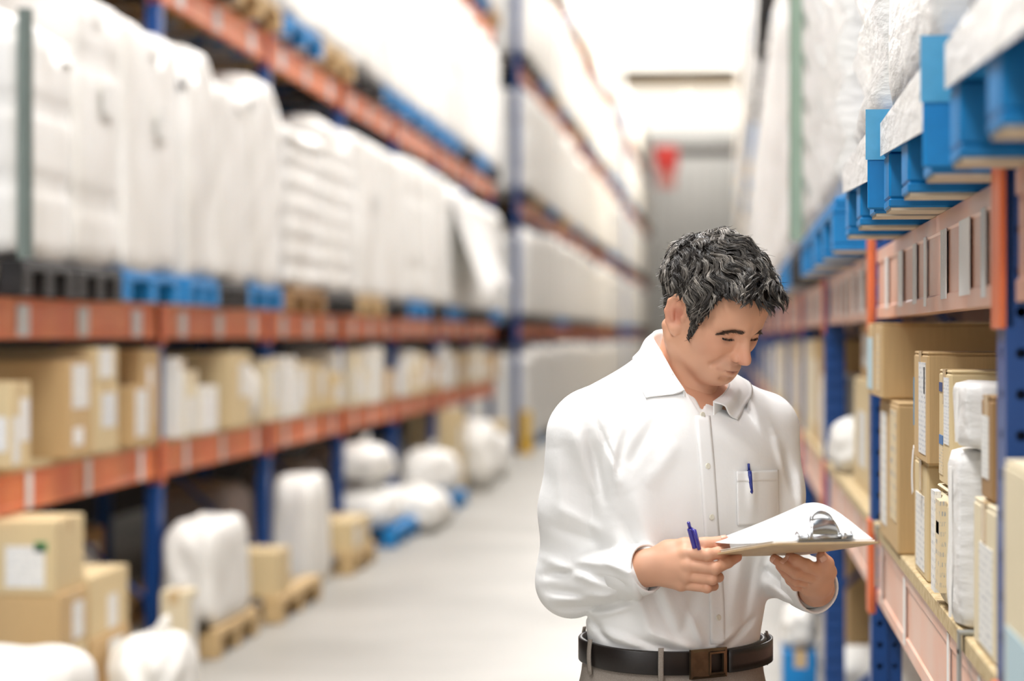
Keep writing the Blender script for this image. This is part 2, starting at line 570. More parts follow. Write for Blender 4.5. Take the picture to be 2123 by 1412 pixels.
sr = [(0, .30, .035, .15, .01, 'tape_white'), (0, .12, .03, .15, .01, 'tape_white'), (0, .66, .05, .14, .012, 'sticker_white'), (0, .93, .05, .14, .012, 'sticker_white'),
      (1, .10, .06, .13, .012, 'label_bars'), (1, .2, .16, .12, .02, 'sticker_white'), (1, .33, .1, .12, .02, 'label_bars'), (1, .47, .05, .13, .012, 'tape_white'),
      (1, .56, .08, .12, .02, 'label_bars'), (1, .70, .12, .12, .02, 'sticker_white'), (1, .86, .08, .12, .02, 'label_bars')]
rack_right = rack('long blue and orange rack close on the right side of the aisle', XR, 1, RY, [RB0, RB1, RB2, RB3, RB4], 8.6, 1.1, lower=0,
                  beam_mat='orange_glare', stickers=sr, near_y=24.0)
# steel board clips on the near right shelf beam
for y in (3.62, 5.62):
    v, f = merge(box_vf(-.006, -.002, -.018, .018, .06, .178), box_vf(-.006, .03, -.018, .018, .202, .206), box_vf(-.006, -.002, -.012, .012, .17, .204))
    mesh_obj('board_clip', v, f, 'galvanised', rack_right, (0.0, y - RY[0], .94))
# ------------------------------------------------------------------ pallets and wrapped loads
RNG = random.Random(7)
_pm = {}
def shared(key, maker):
    if key not in _pm: _pm[key] = maker()
    return _pm[key]
def to_mesh(name, vf, material, smooth=False):
    me = bpy.data.meshes.new(name)
    me.from_pydata([tuple(map(float, p)) for p in vf[0]], [], [tuple(map(int, q)) for q in vf[1]])
    if smooth: me.polygons.foreach_set('use_smooth', [True] * len(me.polygons))
    me.materials.append(M[material]); me.update()
    return me

def add_pallet(parent, w, d, color, pieces=True, z=0.0):
    """nine-block pallet, 0.145 high, centre at origin; w along Y, d along X"""
    base = {'blue': 'pallet_blue', 'wood': 'pallet_wood', 'black': 'pallet_black', 'brown': 'carton_dark'}[color]
    under = 'pallet_raw' if color == 'blue' else base
    bw = 0.13
    xs = [-(d - .10) / 2, 0, (d - .10) / 2]
    ys = [-(w - bw) / 2, 0, (w - bw) / 2]
    p = empty('pallet', (0, 0, z), parent=parent) if pieces else None
    todo = []
    for y in ys:
        todo.append(('runner', box_vf(-d / 2 + .004, d / 2 - .004, y - bw / 2 + .004, y + bw / 2 - .004, 0, .005), under))
        todo.append(('bottom_board', box_vf(-d / 2, d / 2, y - bw / 2, y + bw / 2, .005, .021, .003), base))
        for x in xs:
            todo.append(('block', box_vf(x - .05, x + .05, y - bw / 2, y + bw / 2, .021, .1, .004), base))
    for x in xs:
        todo.append(('stringer_board', box_vf(x - .05, x + .05, -w / 2, w / 2, .1, .121, .003), base))
    nb = 6
    for k in range(nb):
        x = -d / 2 + .06 + (d - .12) * k / (nb - 1)
        todo.append(('deck_board', box_vf(x - .055, x + .055, -w / 2, w / 2, .121, .143, .003), base))
    if pieces:
        for i, (nm, vf, mt) in enumerate(todo):
            me = shared(('pal', round(w, 3), d, color, i), lambda: to_mesh(nm, vf, mt))
            mesh_obj(nm, None, None, None, p, mesh=me)
        return p
    vf = merge(*[t[1] for t in todo])
    return mesh_obj('pallet', None, None, None, parent, (0, 0, z), mesh=shared(('palj', round(w, 3), d, color), lambda: to_mesh('pallet', vf, base)))

def sines(rs, n=5, lo=2.0, hi=9.0):
    ks = [(rs.uniform(lo, hi) * rs.choice((-1, 1)), rs.uniform(lo, hi) * rs.choice((-1, 1)), rs.uniform(lo, hi) * rs.choice((-1, 1)), rs.uniform(0, 6.28)) for _ in range(n)]
    def f(p):
        a = np.zeros(len(p))
        for kx, ky, kz, ph in ks:
            a += np.sin(p[:, 0] * kx + p[:, 1] * ky + p[:, 2] * kz + ph)
        return a / n
    return f

def rbox_vf(w, d, h, r=.05, nx=10, ny=12, nz=16):
    """subdivided rounded box, base at z=0"""
    V, F, ids = [], [], {}
    def vid(i, j, k):
        if (i, j, k) not in ids:
            ids[(i, j, k)] = len(V)
            V.append((-d / 2 + d * i / nx, -w / 2 + w * j / ny, h * k / nz))
        return ids[(i, j, k)]
    for i in range(nx):
        for j in range(ny):
            F.append((vid(i, j, 0), vid(i, j + 1, 0), vid(i + 1, j + 1, 0), vid(i + 1, j, 0)))
            F.append((vid(i, j, nz), vid(i + 1, j, nz), vid(i + 1, j + 1, nz), vid(i, j + 1, nz)))
    for i in range(nx):
        for k in range(nz):
            F.append((vid(i, 0, k), vid(i + 1, 0, k), vid(i + 1, 0, k + 1), vid(i, 0, k + 1)))
            F.append((vid(i, ny, k), vid(i, ny, k + 1), vid(i + 1, ny, k + 1), vid(i + 1, ny, k)))
    for j in range(ny):
        for k in range(nz):
            F.append((vid(0, j, k), vid(0, j, k + 1), vid(0, j + 1, k + 1), vid(0, j + 1, k)))
            F.append((vid(nx, j, k), vid(nx, j + 1, k), vid(nx, j + 1, k + 1), vid(nx, j, k + 1)))
    P = np.array(V, float)
    P[:, 2] -= h / 2
    half = np.array([d, w, h]) / 2
    inner = half - r
    c = np.clip(P, -inner, inner)
    off = P - c
    ln = np.linalg.norm(off, axis=1)
    m = ln > 1e-9
    # keep faces flat: only corners and edges are rounded
    cnt = (np.abs(off) > 1e-9).sum(1)
    sc = np.where(m, r / np.maximum(ln, 1e-9), 1)
    P = np.where((cnt >= 2)[:, None], c + off * np.minimum(sc, 1)[:, None], P)
    P[:, 2] += h / 2
    return P, F

def stack_vf(w, d, h, style, seed, tight=False):
    """goods under stretch film"""
    rs = random.Random(seed)
    P, F = rbox_vf(w, d, h, .045, 10, 14, 22)
    f1, f2 = sines(rs, 5, 2, 7), sines(rs, 6, 8, 22)
    nrm = P.copy(); nrm[:, 2] -= h / 2
    hn = nrm.copy(); hn[:, 2] = 0
    q = np.maximum(np.abs(hn[:, 0]) / (d / 2), np.abs(hn[:, 1]) / (w / 2)) + 1e-6
    ex = (np.abs(hn[:, 0]) / (d / 2) >= q * .97); ey = (np.abs(hn[:, 1]) / (w / 2) >= q * .97)
    dirn = np.stack([np.sign(hn[:, 0]) * ex, np.sign(hn[:, 1]) * ey, 0 * q], 1)
    side = (P[:, 2] > 1e-4) & (P[:, 2] < h - 1e-4)
    amp = .014 * f1(P) + .005 * f2(P)
    if style == 'sacks':
        lh = .155
        amp = amp + .03 * np.abs(np.sin(PI * P[:, 2] / lh)) - .03
    elif style == 'boxes':
        lh = .29 + .03 * rs.random()
        z = (P[:, 2] / lh) % 1.0
        amp = amp * .6 - .014 * (np.minimum(z, 1 - z) < .09)
    elif style == 'loose':
        amp = amp * 1.5
    P += dirn * (amp * side)[:, None]
    top = P[:, 2] > h - .12
    P[:, 2] += np.where(top, .028 * f1(P * 1.4 + 3) - .04 * (q > .93), 0)
    if style == 'loose':
        P[:, 2] += np.where(top, .10 * np.cos(1.4 * P[:, 1] / w * PI) - .05, 0)
    low = P[:, 2] < .02
    P[:, 2] -= np.where(low, (.008 if tight else .03) + (0 if tight else 1) * ( .025 * np.sin(P[:, 1] * 7 + seed) + .02 * np.sin(P[:, 0] * 9)), 0)
    return P, F

def wrapped_load(label, x_front, side, y0, y1, z, h, color, style='plain', seed=1, depth=1.15, pieces=True, group=None, film='film_white', edge=None, label_sheet=False, ph=.145):
    w = y1 - y0
    cx = x_front + side * depth / 2
    t = tag(empty('wrapped_pallet_load', (cx, (y0 + y1) / 2, z)), label, 'pallet load', group)
    add_pallet(t, w, depth, color, pieces)
    wq, hq = round(w - .01, 2), round(h - ph, 2)
    me = shared(('stack', wq, hq, depth, style, seed % 5, film), lambda: to_mesh('wrapped_stack', stack_vf(wq, depth - .01, hq, style, seed % 5, film == 'film_bright'), film, True))
    mesh_obj('wrapped_stack', None, None, None, t, (0, 0, ph), mesh=me)
    if edge:
        v, f = merge(box_vf(-.004, .045, -.004, 0, 0, hq), box_vf(-.004, 0, -.004, .045, 0, hq))
        e = mesh_obj('edge_protector', v, f, edge, t, (-depth / 2 - .034 if side > 0 else depth / 2 + .03, -w / 2 - .02, ph), (0, 0, 0 if side > 0 else PI / 2))
    if label_sheet:
        xs = -side * (depth / 2 + .018)
        v, f = box_vf(-.002, .002, -.1, .1, 0, .14)
        mesh_obj('load_label', v, f, 'label_print', t, (xs, w * .1, ph + hq * .55))
    return t

# ---- left rack, second tier (on the beam at eye level)
ZT1 = LB1[0] + LB1[1] + .001
tier = [  # y0, y1, height, pallet, style, edge, describing words
    (8.86, 9.60, 1.13, 'black', 'boxes', 'edge_board', 'white wrapped load with a grey corner strip, on a black pallet'),
    (9.64, 10.36, 1.38, 'black', 'boxes', None, 'tallest white wrapped load on a black pallet, beside the corner-strip load'),
    (10.40, 11.50, 1.34, 'blue', 'plain', None, 'white wrapped load on a bright blue pallet, nearest of the blue ones'),
    (11.66, 12.38, 1.34, 'blue', 'loose', None, 'dome-topped white wrapped load on a blue pallet in the second left bay'),
    (12.42, 13.16, 1.27, 'black', 'plain', None, 'white wrapped load on a black pallet between two blue pallets'),
    (13.20, 14.20, 1.36, 'blue', 'loose', None, 'round-shouldered white load on a blue pallet, just before the ribbed sack stack'),
    (14.46, 15.74, 1.22, 'brown', 'sacks', None, 'ribbed stack of white sacks on a dark pallet in the left rack'),
    (15.80, 17.10, 1.36, 'black', 'sacks', None, 'white wrapped sack load right behind the ribbed sack stack'),
    (17.26, 18.50, 1.40, 'wood', 'plain', None, 'white wrapped load on a plain wooden pallet, eye-level tier'),
    (18.56, 19.90, 1.40, 'black', 'plain', None, 'white wrapped load beyond the wooden pallet one, eye-level tier'),
    (20.06, 21.36, 1.44, 'blue', 'boxes', None, 'narrow-looking white load in the fifth left bay, eye-level tier, nearer one'),
    (21.42, 22.70, 1.44, 'black', 'plain', None, 'narrow-looking white load in the fifth left bay, eye-level tier, farther one'),
    (22.86, 24.10, 1.38, 'blue', 'loose', None, 'white load with film sagging off it in the sixth left bay'),
    (24.16, 25.50, 1.36, 'black', 'plain', None, 'white load behind the sagging-film load, eye-level tier'),
    (25.66, 26.94, 1.36, 'black', 'plain', None, 'last but one white load on the eye-level tier of the near left rack'),
    (27.00, 28.30, 1.36, 'blue', 'boxes', None, 'last white load on the eye-level tier of the near left rack'),
]
for i, (a, b, h, c, stl, ed, words_) in enumerate(tier):
    wrapped_load(words_, XL + .12, -1, a, b, ZT1, h, c, stl, i + 1, edge=ed, group='loads on the eye-level left tier', label_sheet=(i in (1, 2, 8)))
# film sheet hanging off the load of the sixth bay
def sheet_vf(fn, nu, nv, th=.003):
    P = np.array([[fn(i / nu, j / nv) for j in range(nv + 1)] for i in range(nu + 1)], float)
    du = np.gradient(P, axis=0); dv = np.gradient(P, axis=1)
    n = np.cross(du, dv); n /= np.linalg.norm(n, axis=2, keepdims=True) + 1e-9
    A, B = (P + n * th / 2).reshape(-1, 3), (P - n * th / 2).reshape(-1, 3)
    V = np.vstack([A, B]); o = len(A); F = []
    q = lambda i, j: i * (nv + 1) + j
    for i in range(nu):
        for j in range(nv):
            F.append((q(i, j), q(i + 1, j), q(i + 1, j + 1), q(i, j + 1)))
            F.append((o + q(i, j), o + q(i, j + 1), o + q(i + 1, j + 1), o + q(i + 1, j)))
    for i in range(nu):
        F.append((q(i, 0), o + q(i, 0), o + q(i + 1, 0), q(i + 1, 0)))
        F.append((q(i, nv), q(i + 1, nv), o + q(i + 1, nv), o + q(i, nv)))
    for j in range(nv):
        F.append((q(0, j), q(0, j + 1), o + q(0, j + 1), o + q(0, j)))
        F.append((q(nu, j), o + q(nu, j), o + q(nu, j + 1), q(nu, j + 1)))
    return V, F
sag = sheet_vf(lambda u, v: (XL + .15 + .35 * v ** 1.6 + .02 * math.sin(9 * u), 22.9 + 2.5 * u, 3.05 - 1.05 * v * (1 - .15 * u) + .03 * math.sin(7 * u + 4 * v)), 18, 12, .004)
tag(mesh_obj('loose_film_sheet', *sag, 'film_bright', smooth=True), 'loose white film sheet bulging off a load toward the aisle, left rack', 'film sheet')

# ---- upper tiers of the near left rack
palc = ['black', 'blue', 'black', 'blue', 'black', 'black', 'wood']
def tier_loads(ys, z, hmax, xf, side, rackname, tiername, first=0, per=2, pieces=False, depth=1.15, rng_seed=3, over=0.0):
    rs = random.Random(rng_seed)
    n = 0
    for ib in range(first, len(ys) - 1):
        a, b = ys[ib] + .07, ys[ib + 1] - .07
        w = (b - a) / per
        for k in range(per):
            n += 1
            h = round(hmax - rs.choice((0, .04, .1, .16)), 2)
            wrapped_load('white wrapped load, %s from the near end, %s tier, %s' % (ordinal(n), tiername, rackname),
                         xf - side * over, side, a + w * k + .02, a + w * (k + 1) - .02, z, h, rs.choice(palc), rs.choice(('plain', 'boxes', 'loose', 'plain')),
                         rs.randint(0, 4), pieces=pieces, depth=depth, group='loads on the %s tier of %s' % (tiername, rackname))
zt2, zt3, zt4 = (LB2[0] + .171, LB3[0] + .171, LB4[0] + .171)
tier_loads(LY, zt2, 1.66, XL, -1, 'the near left rack', 'third', first=1, per=2, pieces=True, over=.10, rng_seed=5)
tier_loads(LY, zt3, 1.6, XL, -1, 'the near left rack', 'top', first=4, per=2, over=.10, rng_seed=6)
for z, hm, nm, sd, fs in ((0.001, 1.5, 'floor', 11, 0), (ZT1, 1.5, 'second', 12, 0), (zt2, 1.66, 'third', 13, 0), (zt3, 1.6, 'fourth', 14, 0), (zt4, 1.55, 'top', 15, 2)):
    tier_loads(LY2, z, hm, XL, -1, 'the middle left rack', nm, first=fs, per=2, over=.10, rng_seed=sd)
    tier_loads(LY3, z, hm, XL, -1, 'the far left rack', nm, per=1, over=.10, rng_seed=sd + 20)

# ---- right rack, tier above the head-height beam
ZR1 = RB1[0] + .171
near = [(2.03, 3.02, .285, 'white wrapped load on a blue pallet at the right picture edge', 'loose'),
        (3.17, 4.13, .275, 'white wrapped load on a blue pallet just past the nearest right upright', 'plain'),
        (4.19, 5.20, .262, 'white wrinkled wrapped load on a blue pallet above the stacked cartons', 'sacks')]
for i, (a, b, xf, words_, stl) in enumerate(near):
    t = wrapped_load(words_, xf, 1, a, b, ZR1, 1.85, 'blue', stl, i + 2, depth=1.05, film='film_bright', group='loads on the blue pallets, right rack')
    # film pulled down over the pallet side, leaving the near corner block bare
    w = b - a
    def fn(u, v, w=w):
        y = -w / 2 + .055 + (w - .06) * u
        return (-1.05 / 2 - .006, y, .160 - (.058 + .035 * (1 - u)) * v)
    mesh_obj('film_skirt', *sheet_vf(fn, 10, 3, .0015), 'film_bright', t)
    mesh_obj('film_skirt', *sheet_vf(lambda u, v, w=w: (-1.05 / 2 + .055 + .9 * u, -w / 2 - .005, .160 - (.05 + .03 * u) * v), 8, 3, .0015), 'film_bright', t)
    if i:
        box('corner_board', -1.05 / 2 - .012, -1.05 / 2 + .05, -w / 2 - .010, -w / 2 + .004, .012, .186, 'pallet_blue', t, b=.003)
        box('corner_film', -1.05 / 2 - .016, -1.05 / 2 + .05, -w / 2 - .013, -w / 2 - .0105, .10, .190, 'film_blue', t)
n = 3
rs = random.Random(21)
for ib in range(2, 10):
    a, b = RY[ib] + .07, RY[ib + 1] - .07
    w = (b - a) / 2
    for k in range(2):
        n += 1
        col = 'black' if (ib == 3 and k == 0) else rs.choice(('blue', 'blue', 'wood', 'black'))
        if ib == 2: col = 'blue'
        wrapped_load('white wrapped load, %s from the near end above head height, right rack' % ordinal(n), .27, 1, a + w * k + .02, a + w * (k + 1) - .02, ZR1, 1.84,
                     col, rs.choice(('plain', 'sacks', 'boxes')), rs.randint(0, 4), depth=1.05, film='film_bright', pieces=(ib < 5),
                     edge='edge_board_green' if (ib == 3 and k == 0) else None, group='loads above head height, right rack')
for z, hm, nm, sd, fs in ((RB2[0] + .171, 1.6, 'third', 31, 5), (RB3[0] + .171, 1.55, 'fourth', 32, 10), (RB4[0] + .171, 1.5, 'top', 33, 14), (ZR1, 1.8, 'second', 34, 10)):
    tier_loads(RY, z, hm, .27, 1, 'the right rack', nm, first=fs, per=1, depth=1.05, rng_seed=sd)
# black strap dangling from a high load on the right
p = at(1584, 0, 12.0)
st_pts = [(p[0] + dx * .69, p[1] - .02, p[2] + dz * .69) for dx, dz in ((.06, .6), (.05, .30), (.025, .12), (.02, -.02), (-.005, -.15), (-.02, -.28), (-.035, -.40), (-.02, -.455))]
v, f = tube_vf(st_pts, [.028, .036, .052, .048, .036, .027, .022, .02], 10, flat=1.0)
tag(mesh_obj('hanging_strap', v, f, 'strap_black', smooth=True), 'black strap end dangling from a high load on the right', 'strap')

# ------------------------------------------------------------------ cartons, bags and packets
def carton(label, x0, x1, y0, y1, z0, z1, material='carton', side=1, stickers=(), tape=True, rz=0.0, b=.004, cat='carton', name='carton', group=None, bulge=0.0):
    """closed cardboard box; side=+1: the face toward the aisle is -X, side=-1: +X.
    stickers: (face 'a' aisle or 'c' camera end, u0, u1, v0, v1, material) in fractions of that face"""
    cx, cy = (x0 + x1) / 2, (y0 + y1) / 2
    dx, dy, dz = (x1 - x0) / 2, (y1 - y0) / 2, z1 - z0
    t = tag(empty(name, (cx, cy, z0), rz), label, cat, group)
    gap = .0025
    # body and top flaps with the slit between them
    V, F = box_vf(-dx, dx, -dy, dy, 0, dz - .006, b)
    if bulge:
        P, F = rbox_vf(2 * dy, 2 * dx, dz - .006, b * 2, 8, 8, 8)
        q = (1 - (P[:, 0] / dx) ** 2) * (1 - (P[:, 1] / dy) ** 2)
        vz = P[:, 2] / dz
        ed = 4 * vz * (1 - vz)
        P[:, 0] += np.sign(P[:, 0]) * (np.abs(P[:, 0]) > dx * .9) * bulge * ed * (1 - (P[:, 1] / dy) ** 2)
        P[:, 1] += np.sign(P[:, 1]) * (np.abs(P[:, 1]) > dy * .9) * bulge * ed * (1 - (P[:, 0] / dx) ** 2)
        V = P
    mesh_obj('carton_body', V, F, material, t, smooth=False)
    if dx > dy:
        fl = ((-dx + .001, dx - .001, -dy + .001, -gap), (-dx + .001, dx - .001, gap, dy - .001))
        tp = (-dx, dx, -.024, .024)
    else:
        fl = ((-dx + .001, -gap, -dy + .001, dy - .001), (gap, dx - .001, -dy + .001, dy - .001))
        tp = (-.024, .024, -dy, dy)
    for (a, c, d, e) in fl:
        box('flap', a, c, d, e, dz - .006, dz - .001, material, t, b=.002)
    if tape and min(dx, dy) > .05:
        v, f = box_vf(*tp, dz - .001, dz)
        ln = min(.06, dz * .4)
        if dx > dy:
            e1 = box_vf(-dx - .0012, -dx, -.024, .024, dz - ln, dz); e2 = box_vf(dx, dx + .0012, -.024, .024, dz - ln, dz)
        else:
            e1 = box_vf(-.024, .024, -dy - .0012, -dy, dz - ln, dz); e2 = box_vf(-.024, .024, dy, dy + .0012, dz - ln, dz)
        v, f = merge((v, f), e1, e2)
        mesh_obj('tape', v, f, 'tape_clear', t)
    xf = -side * dx
    for s in stickers:
        face, u0, u1, v0, v1, mt = s[:6]
        nm = 'printed_panel' if mt.startswith('carton_print') or mt.startswith('band') else 'label_sheet'
        th = .0014 + bulge
        if face == 'a':
            ya, yb = -dy + 2 * dy * u0, -dy + 2 * dy * u1
            box(nm, min(xf, xf - side * th), max(xf, xf - side * th), ya, yb, dz * v0, dz * v1, mt, t)
        else:
            xa, xb = -dx + 2 * dx * u0, -dx + 2 * dx * u1
            box(nm, xa, xb, -dy - th, -dy, dz * v0, dz * v1, mt, t)
    return t

def bag(label, cx, cy, z, sx, sy, sz, seed, material='bag_white', name='plastic_bag', cat='bag', lumps=1.0, rz=0.0, group=None, tie=True, rnd=None):
    """full plastic sack: slumped body plus a gathered neck"""
    rs = random.Random(seed)
    rnd = rnd or (.75 if tie else .42)
    P, F = rbox_vf(2, 2, 2, rnd, 14, 14, 14)
    P[:, 2] -= 1
    f1, f2 = sines(rs, 5, 1, 3), sines(rs, 6, 4, 9)
    r = 1 + lumps * (.13 * f1(P) + .09 * f2(P))
    P = P * r[:, None]
    zt = (P[:, 2] + 1) / 2
    P[:, 0] *= 1 + .10 * (1 - zt); P[:, 1] *= 1 + .10 * (1 - zt)
    P[:, 2] = np.maximum(P[:, 2], -.93) + .93
    P = P * np.array([sx / 2.2, sy / 2.2, sz / 1.98])
    t = tag(empty(name, (cx, cy, z + .001), rz), label, cat, group)
    mesh_obj('bag_body', P, F, material, t, smooth=True)
    if tie:
        top = P[:, 2].max()
        nk = [(0, 0, top - .03), (.01, .0, top + .01), (.03, .01, top + .035), (.05, .02, top + .04)]
        v, f = tube_vf(nk, [.05, .022, .035, .05], 9, flat=.6)
        mesh_obj('bag_neck', v, f, material, t, smooth=True)
    return t

ZS = LB0[0] + LB0[1] + .0305        # left shelf boards
XA = XL + .07                       # carton fronts on the left shelf
lab = [('a', .25, .8, .3, .85, 'label_print')]
def left_box(label, y0, y1, h, mt, depth=.45, z=ZS, st=lab, dx=0.0, **k):
    return carton(label, XA + dx - depth, XA + dx, y0, y1, z, z + h, mt, side=-1, stickers=st, **k)
left_box('small carton with white labels at the left picture edge, left shelf', 8.86, 9.12, .34, 'carton_pale', .3, st=[('a', .1, .45, .05, .6, 'label_print'), ('a', .5, .95, .3, .8, 'label_bars'), ('c', .55, .95, .2, .6, 'label_print')])
left_box('large brown carton with a white label, nearest big one on the left shelf', 9.67, 10.03, .42, 'carton', .62, st=[('a', .15, .85, .5, .95, 'label_print'), ('a', .2, .6, .12, .3, 'sticker_white')])
left_box('lower carton of the two-high stack on the left shelf', 10.07, 10.47, .31, 'carton_pale', .6, st=[('a', .3, .9, .35, .85, 'label_print_b')])
left_box('flat carton on top of the two-high stack, left shelf', 10.07, 10.46, .16, 'carton_pale', .6, z=ZS + .311, st=[('a', .2, .8, .15, .95, 'label_print')])
left_box('low carton with a tall white label before the second left upright', 10.76, 11.10, .28, 'carton', .5, st=[('a', .1, .75, .15, .95, 'label_print')])
left_box('tall brown carton against the second left upright', 11.13, 11.50, .46, 'carton', .66, dx=-.06, st=[('a', .35, .6, .2, .8, 'label_bars')])
left_box('tall white carton just past the second left upright', 11.66, 11.79, .41, 'carton_white', .4, st=[('a', .2, .8, .3, .8, 'label_print')])
left_box('cream carton next to the tall white carton on the left shelf', 11.81, 12.09, .34, 'carton_cream', .4, st=[('a', .1, .8, .05, .6, 'label_print')])
left_box('small white carton standing before a big brown one, left shelf', 12.18, 12.58, .25, 'carton_white', .25, st=[('a', .1, .9, .1, .8, 'sticker_white')])
left_box('big brown carton behind the small white carton, left shelf', 12.88, 13.44, .43, 'carton_pale', .7, st=[('a', .5, .9, .4, .85, 'label_print')])
bag('white plastic bag in the second bay of the left shelf', XA - .2, 13.72, ZS, .4, .46, .38, 3)
left_box('cream carton at the end of the second bay, left shelf', 14.0, 14.31, .38, 'carton_cream', .4)
rs = random.Random(5)
kinds = [('carton_cream', 'cream'), ('carton_pale', 'pale brown'), ('carton_white', 'white'), ('carton', 'brown'), ('carton_cream', 'cream')]
nn = 0
for ib in range(2, 7):
    y = LY[ib] + .08
    while y < LY[ib + 1] - .35:
        w = rs.uniform(.28, .62)
        w = min(w, LY[ib + 1] - .08 - y)
        mt, wd = rs.choice(kinds)
        h = rs.uniform(.2, .44)
        nn += 1
        left_box('%s carton, %s past the third upright on the left shelf' % (wd, ordinal(nn)), y, y + w - .03, h, mt, rs.uniform(.35, .6), dx=rs.uniform(-.06, .02),
                 st=[('a', rs.uniform(.05, .3), rs.uniform(.6, .95), rs.uniform(.1, .3), rs.uniform(.6, .9), rs.choice(('label_print', 'label_print_b', 'sticker_white')))],
                 group='cartons along the left shelf')
        if h < .25 and rs.random() < .7:
            nn += 1
            left_box('%s carton stacked on another, %s past the third upright, left shelf' % ('white', ordinal(nn)), y + .02, y + w - .06, .17, 'carton_white', .3, z=ZS + h + .001, dx=-.06, group='cartons along the left shelf')
        y += w + rs.uniform(0, .08)

# ---- floor level, left
def floor_pallet(label, cx, cy, w, d, color, rz=0.0):
    t = tag(empty('floor_pallet', (cx, cy, .001), rz), label, 'pallet')
    add_pallet(t, w, d, color, True)
    # the pallet is the thing itself: lift its pieces one level up
    sub = [c for c in bpy.data.objects if c.parent is not None and c.parent.parent is t]
    p = sub[0].parent
    for c in sub: c.parent = t
    bpy.data.objects.remove(p)
    return t
PT = .1445
floor_pallet('wooden pallet under the near carton stack on the left floor', -3.05, 9.32, 1.3, 1.0, 'wood')
fx = -2.60
carton('bottom carton of the near stack on the left floor', fx - .55, fx, 8.84, 9.24, PT, .38, 'carton_pale', -1, [('a', .5, .9, .1, .8, 'label_print')])
carton('middle carton with a white label in the near left floor stack', fx - .6, fx, 8.85, 9.25, .381, .588, 'carton', -1, [('a', .45, .85, .05, .75, 'label_print')])
carton('top carton of the near left floor stack, big shipping label on its end', fx - .6, fx - .02, 8.85, 9.27, .589, .878, 'carton_pale', -1, [('c', .66, .93, .1, .66, 'label_print'), ('c', .86, .95, .58, .72, 'sticker_green')])
carton('lower of two cartons beside the near floor stack', fx - .5, fx, 9.30, 9.92, PT, .35, 'carton', -1, [('a', .45, .8, .1, .85, 'label_print')])
carton('upper of two cartons beside the near floor stack', fx - .5, fx - .01, 9.32, 9.93, .351, .606, 'carton_pale', -1, [('a', .45, .7, .05, .6, 'label_print')])
bag('low white wrapped bundle at the bottom left picture corner', -2.50, 7.95, 0, .5, .75, .5, 9, name='wrapped_bundle', cat='bundle', lumps=.5, tie=False)
bag('slumped white bag on the floor before the second left upright', -2.40, 9.58, 0, .34, .7, .36, 14)
floor_pallet('wooden pallet under the big round white bundle', -2.68, 11.78, 1.0, .34, 'wood')
bag('big round-topped white wrapped bundle on the left floor', -2.68, 11.78, PT, .32, .92, .53, 4, name='wrapped_bundle', cat='bundle', lumps=.35, tie=False)
carton('small carton with a label in front of the big white bundle', -2.66, -2.53, 10.70, 10.92, .001, .40, 'carton_cream', -1, [('a', .4, .9, .1, .9, 'label_print')])
bag('grey shrink-wrapped bundle deep under the left shelf', -3.62, 10.3, 0, .7, .9, .74, 5, 'bag_grey', name='wrapped_bundle', cat='bundle', lumps=.4, tie=False)
carton('brown carton deep under the left shelf, behind the grey bundle', -3.95, -3.45, 11.95, 12.6, .001, .55, 'carton_dark', -1, lab)
floor_pallet('wooden pallet between the round bundle and the white drum bundle', -2.95, 13.35, 1.3, .96, 'wood')
carton('plain carton on the wooden pallet before the white drum bundle', -2.95, -2.50, 12.74, 13.12, PT, .40, 'carton_pale', -1)
bag('upright white drum-shaped bundle on the left floor', -2.76, 14.86, 0, .32, .72, .72, 6, name='wrapped_bundle', cat='bundle', lumps=.25, tie=False)
floor_pallet('wooden pallet carrying a single low carton past the third left upright', -2.94, 15.82, 1.0, .90, 'wood')
carton('low carton alone on a wooden pallet, left floor', -2.9, -2.50, 15.36, 16.1, PT, .36, 'carton_pale', -1, [('a', .1, .4, .2, .8, 'label_print')])
floor_pallet('blue pallet under the heap of white bags', -2.98, 17.95, 1.25, .98, 'blue')
for k, (dx, y, z, sx, sy, sz, words_) in enumerate(((-2.78, 17.62, PT, .55, .52, .27, 'white bag at the near bottom of the heap on the blue pallet'),
        (-2.80, 18.24, PT, .55, .52, .27, 'white bag at the far bottom of the heap on the blue pallet'),
        (-2.84, 17.86, PT + .335, .52, .75, .3, 'white bag on top of the heap on the blue pallet'))):
    bag(words_, dx, y, z, sx, sy, sz, 30 + k, group='bags heaped on the blue pallet')
bag('low white bag lying past the heaped bags, left floor', -2.60, 18.98, 0, .55, .8, .36, 41)
bag('smaller white bag lying past the heaped bags, left floor', -2.58, 19.66, 0, .5, .6, .3, 42)
floor_pallet('blue pallet under a white bag past the fourth left upright', -2.96, 21.4, 1.2, .98, 'blue')
bag('white bag standing on the farther blue pallet, left floor', -2.74, 21.2, PT, .56, .85, .42, 43)
carton('tall pale carton on the floor near the end of the left rack', -3.2, -2.68, 23.0, 23.7, .001, .86, 'carton_pale', -1, [('a', .2, .6, .5, .8, 'label_print')])
bag('tall white bag on the floor near the end of the left rack', -2.66, 24.35, 0, .55, .95, .74, 44)
bag('white bag farthest along the left floor, before the yellow guard', -2.70, 26.2, 0, .55, .8, .5, 45)
carton('pale carton farthest along the left floor', -3.1, -2.60, 26.8, 27.6, .001, .6, 'carton_pale', -1, lab)
for k, y in enumerate((15.8, 18.6, 21.4)):
    bag('grey bundle deep under the left shelf, %s behind the front goods' % ordinal(k + 1), -3.62, y, 0, .6, .9, .6, 50 + k, 'bag_grey', name='wrapped_bundle', cat='bundle', lumps=.4, tie=False)
